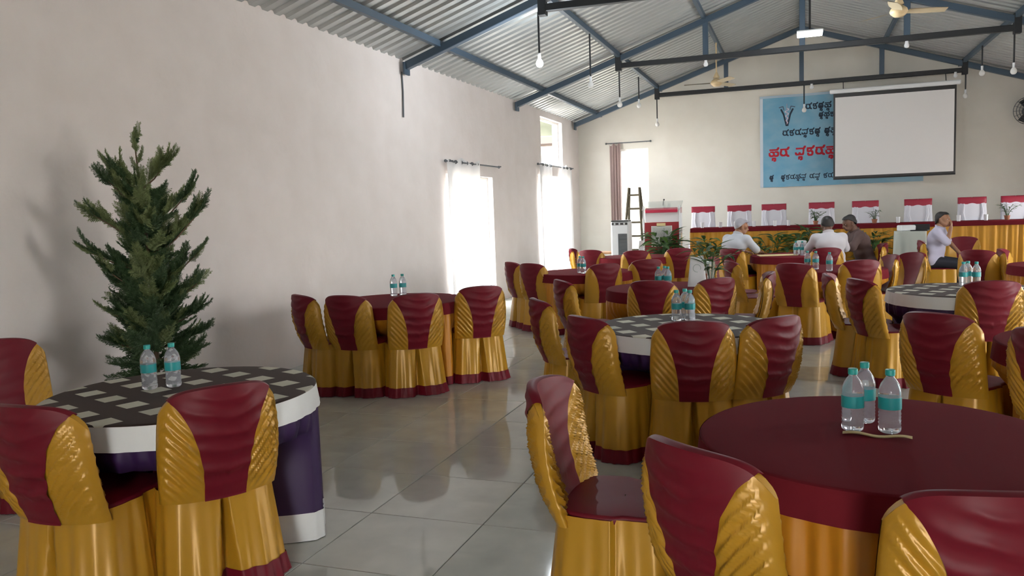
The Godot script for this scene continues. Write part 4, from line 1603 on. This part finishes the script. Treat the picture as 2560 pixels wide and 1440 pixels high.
	b.lathe([Vector2(0.0755, 0.08), Vector2(0.077, 0.081), Vector2(0.077, 0.12), Vector2(0.0755, 0.121)], 20)
	part(tp, "dark_band", b.mesh(), M.teal_label)

func box_mesh(s: Vector3, bev := 0.003) -> ArrayMesh:
	var b := MB.new()
	b.box(Vector3.ZERO, s, bev)
	return b.mesh()

# ------------------------------------------------------------------ lamps and fans
func lamps() -> void:
	var hang := [
		[-3.07, -9.82, 4.02, 3.40, true, "lit bulb on a black rod below the nearest truss in view"],
		[-2.97, -12.06, 4.18, 3.43, false, "unlit bulb on a black rod between the nearest and the middle truss, left side"],
		[-3.01, -14.34, 4.02, 3.40, false, "unlit bulb on a black rod at the left end of the middle truss"],
		[-3.05, -16.4, 4.18, 3.62, false, "unlit bulb on a black rod between the middle and the last truss, left side"],
		[-3.01, -18.36, 4.02, 3.42, false, "unlit bulb on a black rod at the left end of the last truss"],
		[0.10, -18.36, 4.02, 3.50, false, "unlit bulb hanging from the last truss in front of the banner"],
		[3.07, -14.28, 4.02, 3.42, false, "unlit bulb on a black rod at the right end of the middle truss"],
		[3.04, -16.4, 4.18, 3.71, false, "unlit bulb on a black rod between the middle and the last truss, right side"],
		[3.12, -18.36, 4.02, 3.55, false, "unlit bulb on a black rod right of the projection screen"],
	]
	for h in hang:
		var o := thing("hanging_bulb", h[5], "lamp", Vector3(h[0], 0, h[1]), 0, "bulbs hanging from the roof")
		var b := MB.new()
		b.tube([Vector3(0, h[2], 0), Vector3(0, h[3] + 0.12, 0)], 0.013, 8)
		part(o, "rod", b.mesh(), M.black_rod)
		b = MB.new()
		b.lathe([Vector2(0.001, h[3] + 0.05), Vector2(0.018, h[3] + 0.05), Vector2(0.02, h[3] + 0.12), Vector2(0.001, h[3] + 0.122)], 12)
		part(o, "socket", b.mesh(), M.white_plastic)
		b = MB.new()
		b.lathe([Vector2(0.001, h[3] - 0.055), Vector2(0.025, h[3] - 0.05), Vector2(0.042, h[3] - 0.03), Vector2(0.047, h[3] - 0.005), Vector2(0.04, h[3] + 0.02), Vector2(0.02, h[3] + 0.05), Vector2(0.001, h[3] + 0.052)], 20)
		part(o, "bulb", b.mesh(), M.glow_lamp if h[4] else M.bulb_off)
		if h[4]:
			var l := OmniLight3D.new()
			l.name = "bulb_light"
			l.position = Vector3(h[0], h[3], h[1])
			l.light_color = Color(0.93, 0.97, 1.0)
			l.light_energy = 1.6
			l.light_size = 0.04
			l.omni_range = 30.0
			l.omni_attenuation = 2.0
			l.shadow_enabled = true
			add_child(l)
	# flat lamp under the ridge
	var o := thing("ridge_lamp", "bright flat square lamp hanging from the ridge in mid hall", "lamp", Vector3(0.14, 0, -12.06))
	var b := MB.new()
	b.tube([Vector3(0, 5.2, 0), Vector3(0, 3.9, 0)], 0.014, 8)
	part(o, "rod", b.mesh(), M.black_rod)
	b = MB.new()
	b.box(Vector3(0, 3.868, 0), Vector3(0.34, 0.022, 0.34), 0.008)
	part(o, "housing", b.mesh(), M.white_plastic)
	b = MB.new()
	b.box(Vector3(0, 3.848, 0), Vector3(0.33, 0.018, 0.33), 0.007)
	part(o, "diffuser", b.mesh(), M.glow_lamp)
	var l := OmniLight3D.new()
	l.name = "ridge_light"
	l.position = Vector3(0.14, 3.72, -12.06)
	l.light_color = Color(0.95, 0.98, 1.0)
	l.light_energy = 3.0
	l.light_size = 0.15
	l.omni_range = 30.0
	l.omni_attenuation = 2.0
	l.shadow_enabled = true
	add_child(l)
	# bulb holders under truss posts
	for q in [[-1.5, -14.3, "small white bulb holder under the left post of the middle truss"], [1.6, -14.3, "small white bulb holder under the right post of the middle truss"], [0.25, -18.3, "small white lamp beside the centre post of the last truss"], [2.93, -18.3, "small white lamp at the right of the last truss above the screen"]]:
		var s := MB.new()
		s.lathe([Vector2(0.001, 3.91), Vector2(0.03, 3.92), Vector2(0.04, 3.95), Vector2(0.025, 3.99), Vector2(0.025, 4.02), Vector2(0.001, 4.022)], 14)
		solo("bulb_holder", s.mesh(), M.white_plastic, q[2], "lamp holder", at3(q[0], 0, q[1]), "lamp holders on the trusses")
	fan("cream ceiling fan hanging right of the ridge before the middle truss", Vector3(1.25, 0, -12.06), 4.02, 0.3)
	fan("cream ceiling fan hanging left of the ridge before the last truss", Vector3(-1.52, 0, -16.4), 3.93, 1.1)

func fan(label: String, at: Vector3, y: float, turn: float) -> void:
	var o := thing("ceiling_fan", label, "fan", at, turn, "ceiling fans")
	var b := MB.new()
	var top := roof_y(at.x) - 0.03
	b.tube([Vector3(0, top, 0), Vector3(0, y + 0.1, 0)], 0.014, 8)
	part(o, "down_rod", b.mesh(), M.fan_cream)
	b = MB.new()
	b.lathe([Vector2(0.02, y + 0.20), Vector2(0.065, y + 0.10), Vector2(0.02, y + 0.09)], 18)
	part(o, "canopy_cup", b.mesh(), M.fan_cream)
	b = MB.new()
	b.lathe([Vector2(0.001, y - 0.07), Vector2(0.06, y - 0.065), Vector2(0.10, y - 0.03), Vector2(0.115, y), Vector2(0.10, y + 0.04), Vector2(0.05, y + 0.08), Vector2(0.001, y + 0.085)], 24)
	part(o, "motor", b.mesh(), M.fan_cream)
	for k in 3:
		b = MB.new()
		for e in [0.0, 0.006]:
			b.grid(4, 8, func(u, v):
				var r: float = lerpf(0.12, 0.62, v)
				var w: float = 0.055 + 0.02 * sin(v * PI)
				return Vector3(r, y + (u - 0.5) * 0.03 + e, (u - 0.5) * 2.0 * w), false, e == 0.0)
		part(o, "blade", b.mesh(), M.fan_blade, Transform3D(Basis(Vector3.UP, TAU * k / 3), Vector3.ZERO))

# ------------------------------------------------------------------ people
class Nets:
	# smooth union of tapered capsules, meshed as surface nets
	var prims := []   # [a, b, ra, rb]
	var k := 0.02

	func cap(a: Vector3, b: Vector3, ra: float, rb := -1.0) -> Nets:
		prims.append([a, b, ra, ra if rb < 0 else rb])
		return self

	func build(mb: MB, cell: float, keep = null) -> void:
		var lo := Vector3.ONE * 1e9
		var hi := -lo
		for p in prims:
			var m := maxf(p[2], p[3]) + k + cell * 2
			for e in 2:
				lo = lo.min(p[e] - Vector3.ONE * m)
				hi = hi.max(p[e] + Vector3.ONE * m)
		var n := Vector3i(((hi - lo) / cell).ceil()) + Vector3i.ONE
		var sx := 1
		var sy := n.x
		var sz := n.x * n.y
		var F := PackedFloat32Array()
		F.resize(n.x * n.y * n.z)
		F.fill(1.0)
		for p in prims:
			var a: Vector3 = p[0]
			var b: Vector3 = p[1]
			var ra: float = p[2]
			var rb: float = p[3]
			var m := maxf(ra, rb) + k + cell
			var c0 := Vector3i(((a.min(b) - Vector3.ONE * m - lo) / cell).floor()).clamp(Vector3i.ZERO, n - Vector3i.ONE)
			var c1 := Vector3i(((a.max(b) + Vector3.ONE * m - lo) / cell).ceil()).clamp(Vector3i.ZERO, n - Vector3i.ONE)
			var ab := b - a
			var l2 := maxf(ab.length_squared(), 1e-9)
			for z in range(c0.z, c1.z + 1):
				for y in range(c0.y, c1.y + 1):
					var at := z * sz + y * sy
					for x in range(c0.x, c1.x + 1):
						var q := lo + Vector3(x, y, z) * cell
						var t := clampf((q - a).dot(ab) / l2, 0.0, 1.0)
						var d := q.distance_to(a + ab * t) - lerpf(ra, rb, t)
						var f := F[at + x]
						var h := maxf(k - absf(f - d), 0.0) / k
						F[at + x] = minf(f, d) - h * h * k * 0.25
		if keep != null:
			for z in n.z:
				for y in n.y:
					for x in n.x:
						var i := z * sz + y * sy + x
						if F[i] < 0.03:
							F[i] = maxf(F[i], keep.call(lo + Vector3(x, y, z) * cell))
		var id := {}
		var P := PackedVector3Array()
		for z in n.z - 1:
			for y in n.y - 1:
				for x in n.x - 1:
					var i := z * sz + y * sy + x
					var f0 := F[i]
					if f0 > cell * 3.0 or f0 < -cell * 3.0:
						continue
					var neg := 0
					var v := [f0, F[i + 1], F[i + sy], F[i + sy + 1], F[i + sz], F[i + sz + 1], F[i + sz + sy], F[i + sz + sy + 1]]
					for e in 8:
						if v[e] < 0:
							neg += 1
					if neg == 0 or neg == 8:
						continue
					var s := Vector3.ZERO
					var cnt := 0
					for e in [[0, 1], [2, 3], [4, 5], [6, 7], [0, 2], [1, 3], [4, 6], [5, 7], [0, 4], [1, 5], [2, 6], [3, 7]]:
						var fa: float = v[e[0]]
						var fb: float = v[e[1]]
						if (fa < 0) != (fb < 0):
							var t := fa / (fa - fb)
							var pa := Vector3(e[0] & 1, (e[0] >> 1) & 1, e[0] >> 2)
							var pb := Vector3(e[1] & 1, (e[1] >> 1) & 1, e[1] >> 2)
							s += pa.lerp(pb, t)
							cnt += 1
					id[i] = P.size()
					P.append(lo + (Vector3(x, y, z) + s / cnt) * cell)
		var N := PackedVector3Array()
		N.resize(P.size())
		var base := mb.V.size()
		for i in id:
			for ax in 3:
				var st: int = [sx, sy, sz][ax]
				var u: int = [sy, sz, sx][ax]
				var w: int = [sz, sx, sy][ax]
				# edge from i to i + st, shared by the cells i, i-u, i-w, i-u-w
				if (F[i] < 0) == (F[i + st] < 0):
					continue
				if not (id.has(i - u) and id.has(i - w) and id.has(i - u - w)):
					continue
				var q := [id[i], id[i - u], id[i - u - w], id[i - w]]
				if F[i] < 0:
					q.reverse()
				var nn := (P[q[2]] - P[q[0]]).cross(P[q[3]] - P[q[1]])
				# clockwise front faces
				for e in q:
					N[e] -= nn
				mb.I.append_array([base + q[0], base + q[1], base + q[2], base + q[0], base + q[2], base + q[3]])
		for e in N.size():
			N[e] = N[e].normalized()
			mb.U.append(Vector2.ZERO)
		mb.V.append_array(P)
		mb.N.append_array(N)

func hand_into(nets: Nets, wrist: Vector3, dir: Vector3, palm: Vector3, side: float) -> void:
	# five fingers from the palm: dir along the hand, palm the way the palm faces
	var across := dir.cross(palm).normalized() * side
	var root := wrist + dir * 0.075
	nets.cap(wrist, wrist + dir * 0.03, 0.024, 0.022)
	for f in 4:
		var o := (f - 1.5) * 0.019
		var r0 := root + across * o
		nets.cap(wrist + dir * 0.02 + across * o * 0.7, r0, 0.014, 0.012)
		var l: float = [0.062, 0.074, 0.070, 0.055][f]
		var m := r0 + dir * l * 0.5 + palm * 0.008
		nets.cap(r0, m, 0.0085, 0.008)
		nets.cap(m, m + dir * l * 0.42 + palm * 0.022, 0.008, 0.0065)
	var tb := wrist + dir * 0.025 - across * 0.028
	var tm := tb + dir * 0.03 - across * 0.022 + palm * 0.008
	nets.cap(tb, tm, 0.011, 0.0095)
	nets.cap(tm, tm + dir * 0.03 + palm * 0.012, 0.0095, 0.0075)

func person(label: String, at: Vector3, turn: float, J: Dictionary, skin: Material, shirt: Material, trousers: Material, hair: Material) -> void:
	# J: joints in the person's own axes (looking towards -z), seat height 0.46
	var o := thing("person", label, "person", at, turn)
	var hip := Vector3(0, 0.56, 0)
	var chest: Vector3 = J.chest
	var neck: Vector3 = J.neck
	var head: Vector3 = J.head
	var hr: Basis = J.get("head_turn", Basis())
	var up := (neck - hip).normalized()
	var right := Vector3.RIGHT.rotated(Vector3.UP, J.get("twist", 0.0))
	var sh := [neck - up * 0.065 - right * 0.185, neck - up * 0.065 + right * 0.185]
	var el: Array = J.elbow
	var wr: Array = J.wrist
	var kn: Array = J.knee
	var an: Array = J.ankle
	var hp := [hip - Vector3.RIGHT * 0.095, hip + Vector3.RIGHT * 0.095]
	# one continuous body
	var body := Nets.new()
	body.k = 0.035
	body.cap(hip - Vector3.RIGHT * 0.07, hip + Vector3.RIGHT * 0.07, 0.115)
	body.cap(hip.lerp(chest, 0.5) - right * 0.06, hip.lerp(chest, 0.5) + right * 0.06, 0.105)
	body.cap(hip, chest, 0.11, 0.12)
	body.cap(chest - right * 0.085, chest + right * 0.085, 0.115)
	body.cap(sh[0], sh[1], 0.062)
	body.cap(chest.lerp(neck, 0.5), neck + up * 0.02, 0.09, 0.058)
	body.cap(neck, head - hr * Vector3(0, 0.04, -0.02), 0.055, 0.056)
	for s in 2:
		body.cap(sh[s], el[s], 0.053, 0.042)
		body.cap(el[s], wr[s], 0.041, 0.026)
		body.cap(hp[s], kn[s], 0.085, 0.058)
		body.cap(kn[s], an[s], 0.056, 0.036)
	var mb := MB.new()
	body.build(mb, 0.017)
	# head
	var h := Nets.new()
	h.k = 0.02
	var hb := func(x: float, y: float, z: float) -> Vector3: return head + hr * Vector3(x, y, z)
	h.cap(hb.call(0, 0.035, 0.022), hb.call(0, 0.03, -0.02), 0.079, 0.072)
	h.cap(hb.call(0, -0.01, -0.035), hb.call(0, -0.045, -0.05), 0.055, 0.045)
	h.cap(hb.call(-0.02, -0.078, -0.062), hb.call(0.02, -0.078, -0.062), 0.026)
	h.cap(hb.call(-0.055, -0.03, 0.0), hb.call(-0.03, -0.078, -0.045), 0.026, 0.024)
	h.cap(hb.call(0.055, -0.03, 0.0), hb.call(0.03, -0.078, -0.045), 0.026, 0.024)
	h.cap(hb.call(-0.03, 0.03, -0.083), hb.call(0.03, 0.03, -0.083), 0.012)
	h.cap(hb.call(0, 0.018, -0.094), hb.call(0, -0.022, -0.114), 0.008, 0.013)
	h.cap(hb.call(-0.012, -0.026, -0.1), hb.call(0.012, -0.026, -0.1), 0.009)
	h.cap(hb.call(-0.018, -0.05, -0.094), hb.call(0.018, -0.05, -0.094), 0.007)
	h.cap(hb.call(-0.016, -0.060, -0.092), hb.call(0.016, -0.060, -0.092), 0.007)
	h.cap(hb.call(0, -0.03, 0.01), neck, 0.055, 0.056)
	for s in [-1.0, 1.0]:
		h.cap(hb.call(s * 0.078, 0.012, 0.008), hb.call(s * 0.076, -0.022, 0.0), 0.014, 0.009)
	h.build(mb, 0.006)
	for s in 2:
		var hd := Nets.new()
		hd.k = 0.006
		var d: Vector3 = (wr[s] - el[s]).normalized()
		var pal: Vector3 = J.palm[s]
		pal = (pal - d * pal.dot(d)).normalized()
		hand_into(hd, wr[s], d, pal, 1.0 if s == 0 else -1.0)
		hd.cap(wr[s] - d * 0.05, wr[s] + d * 0.01, 0.028, 0.025)
		hd.build(mb, 0.004)
	part(o, "body", mb.mesh(), skin)
	# eyes
	for s in [-1.0, 1.0]:
		var eb := MB.new()
		eb.ball(hb.call(s * 0.031, 0.012, -0.080), Vector3.ONE * 0.0100, 10, 8)
		var eye := part(o, "eye", eb.mesh(), M.eye_white)
		eb = MB.new()
		eb.ball(hb.call(s * 0.031, 0.012, -0.0862), Vector3.ONE * 0.0058, 8, 6)
		part(eye, "iris", eb.mesh(), M.black_plastic)
	# hair
	var hn := Nets.new()
	hn.k = 0.02
	hn.cap(hb.call(0, 0.042, 0.026), hb.call(0, 0.045, -0.022), 0.086, 0.078)
	hn.cap(hb.call(-0.045, 0.0, 0.045), hb.call(0.045, 0.0, 0.045), 0.05)
	hn.cap(hb.call(-0.03, -0.04, 0.05), hb.call(0.03, -0.04, 0.05), 0.034)
	if J.has("long_hair"):
		hn.cap(hb.call(-0.04, -0.05, 0.05), hb.call(-0.03, -0.11, 0.06), 0.045, 0.035)
		hn.cap(hb.call(0.04, -0.05, 0.05), hb.call(0.03, -0.11, 0.06), 0.045, 0.035)
	var hm := MB.new()
	var inv := hr.inverse()
	hn.build(hm, 0.007, func(p: Vector3) -> float:
		var q: Vector3 = inv * (p - head)
		# clear of the face and the ears
		return maxf(-(q.z + 0.035 + 0.9 * minf(0.0, q.y - 0.075)) if q.y < 0.075 else -(q.z + 0.11), -1.0))
	part(o, "hair", hm.mesh(), hair)
	# shirt with sleeves
	var sn := Nets.new()
	sn.k = 0.05
	var g := 0.010
	var waist := hip + (chest - hip) * 0.05
	sn.cap(waist - Vector3.RIGHT * 0.075, waist + Vector3.RIGHT * 0.075, 0.125 + g)
	sn.cap(hip.lerp(chest, 0.5) - right * 0.065, hip.lerp(chest, 0.5) + right * 0.065, 0.112 + g)
	sn.cap(chest - right * 0.085, chest + right * 0.085, 0.116 + g)
	sn.cap(hip, chest, 0.112 + g, 0.12 + g)
	sn.cap(sh[0], sh[1], 0.056 + g)
	sn.cap(chest.lerp(neck, 0.5), neck + up * 0.0, 0.09 + g, 0.060 + g)
	for s in 2:
		var e: Vector3 = (sh[s] as Vector3).lerp(el[s], J.get("sleeve", 0.95))
		sn.cap(sh[s], e, 0.050 + g, 0.050 + g)
		if J.get("long_sleeve", false):
			sn.cap(el[s], (el[s] as Vector3).lerp(wr[s], 0.9), 0.044 + g, 0.032 + g)
	var smb := MB.new()
	sn.build(smb, 0.015, func(p: Vector3) -> float:
		return maxf((p - neck - up * 0.012).dot(up), 0.50 - p.y))
	part(o, "shirt", smb.mesh(), shirt)
	var cb := MB.new()
	var cx := up.cross(Vector3.RIGHT).normalized()
	cb.grid(24, 4, func(u, v):
		var a: float = u * TAU
		var rr: float = 0.074 + 0.004 * v
		var y: float = lerpf(-0.01, 0.03, v) - 0.012 * cos(a)
		return neck + up * y + Vector3.RIGHT * cos(a + PI / 2) * rr + cx * sin(a + PI / 2) * rr, true)
	part(o, "collar", cb.mesh(), shirt)
	# trousers
	var tn := Nets.new()
	tn.k = 0.03
	tn.cap(hip - Vector3.RIGHT * 0.075, hip + Vector3.RIGHT * 0.075, 0.122)
	for s in 2:
		tn.cap(hp[s], kn[s], 0.096, 0.070)
		tn.cap(kn[s], (kn[s] as Vector3).lerp(an[s], 0.95), 0.069, 0.058)
	var tmb := MB.new()
	tn.build(tmb, 0.016)
	part(o, "trousers", tmb.mesh(), trousers)
	for s in 2:
		var fn := Nets.new()
		fn.k = 0.02
		var a: Vector3 = an[s]
		var fd: Vector3 = ((kn[s] as Vector3) - hp[s])
		fd.y = 0
		fd = fd.normalized()
		fn.cap(Vector3(a.x, 0.042, a.z) - fd * 0.04, Vector3(a.x, 0.036, a.z) + fd * 0.16, 0.040, 0.034)
		fn.cap(a - Vector3.UP * 0.02, Vector3(a.x, 0.05, a.z), 0.042, 0.044)
		var fm := MB.new()
		fn.build(fm, 0.012, func(p: Vector3) -> float: return 0.002 - p.y)
		part(o, "shoe", fm.mesh(), M.black_plastic)

func people() -> void:
	var skin_a := mat("skin_brown", lin(0.30, 0.15, 0.085), 0.55)
	skin_a.subsurf_scatter_enabled = true
	skin_a.subsurf_scatter_strength = 0.1
	var skin_b := mat("skin_dark", lin(0.14, 0.07, 0.045), 0.55)
	mat("eye_white", lin(0.7, 0.7, 0.68), 0.3)
	var ws := mat("white_shirt", lin(0.47, 0.49, 0.53), 0.8)
	var ws2 := mat("white_shirt_warm", lin(0.50, 0.48, 0.51), 0.8)
	var brown := mat("brown_shirt", lin(0.085, 0.05, 0.045), 0.8)
	var lilac := mat("lilac_shirt", lin(0.48, 0.46, 0.58), 0.8)
	var dark := mat("dark_trousers", lin(0.014, 0.014, 0.022), 0.8)
	var grey := mat("grey_hair", lin(0.32, 0.31, 0.34), 0.7)
	var black := mat("black_hair", lin(0.012, 0.010, 0.010), 0.6)
	var seated := func(lean: float, side: float) -> Dictionary:
		return {
			"chest": Vector3(side * 0.5, 0.92, -0.10 * lean), "neck": Vector3(side, 1.075, -0.17 * lean), "head": Vector3(side * 1.2, 1.20, -0.24 * lean),
			"elbow": [Vector3(-0.27 + side, 0.84, -0.28 * lean), Vector3(0.27 + side, 0.84, -0.28 * lean)],
			"wrist": [Vector3(-0.14 + side, 0.80, -0.50), Vector3(0.16 + side, 0.80, -0.50)],
			"palm": [Vector3.DOWN, Vector3.DOWN],
			"knee": [Vector3(-0.13, 0.52, -0.44), Vector3(0.13, 0.52, -0.44)],
			"ankle": [Vector3(-0.13, 0.09, -0.36), Vector3(0.13, 0.09, -0.36)],
		}
	var j: Dictionary = seated.call(1.0, 0.03)
	j.head_turn = Basis(Vector3.UP, -0.6) * Basis(Vector3.RIGHT, -0.25)
	person("grey-haired person in a white shirt seen from behind, leaning on the men's table", Vector3(-1.02, 0, -12.72), facing(Vector2(0.55, -0.75)), j, skin_a, ws, dark, grey)
	j = seated.call(0.9, -0.03)
	j.head_turn = Basis(Vector3.RIGHT, -0.3)
	person("black-haired person in a white shirt seen from behind on a red-backed chair", Vector3(0.46, 0, -12.45), facing(Vector2(-0.2, -1)), j, skin_b, ws2, dark, black)
	j = seated.call(1.1, 0.0)
	j.long_sleeve = true
	j.head_turn = Basis(Vector3.UP, 0.2) * Basis(Vector3.RIGHT, -0.35)
	person("person in a dark brown shirt bending towards the black-haired man", Vector3(0.98, 0, -13.4), facing(Vector2(-1, 0.25)), j, skin_b, brown, dark, black)
	j = seated.call(0.5, 0.0)
	j.long_sleeve = false
	j.head_turn = Basis(Vector3.UP, -0.25)
	j.elbow = [Vector3(-0.25, 0.86, -0.16), Vector3(0.24, 0.86, -0.22)]
	j.wrist = [Vector3(-0.13, 0.68, -0.34), Vector3(0.07, 1.07, -0.24)]
	j.palm = [Vector3.DOWN, Vector3(0, 0.2, 1)]
	j.long_hair = true
	person("person in a pale lilac shirt sitting sideways with a hand at the chin", Vector3(1.96, 0, -13.88), facing(Vector2(1, 0.3)), j, skin_a, lilac, dark, black)
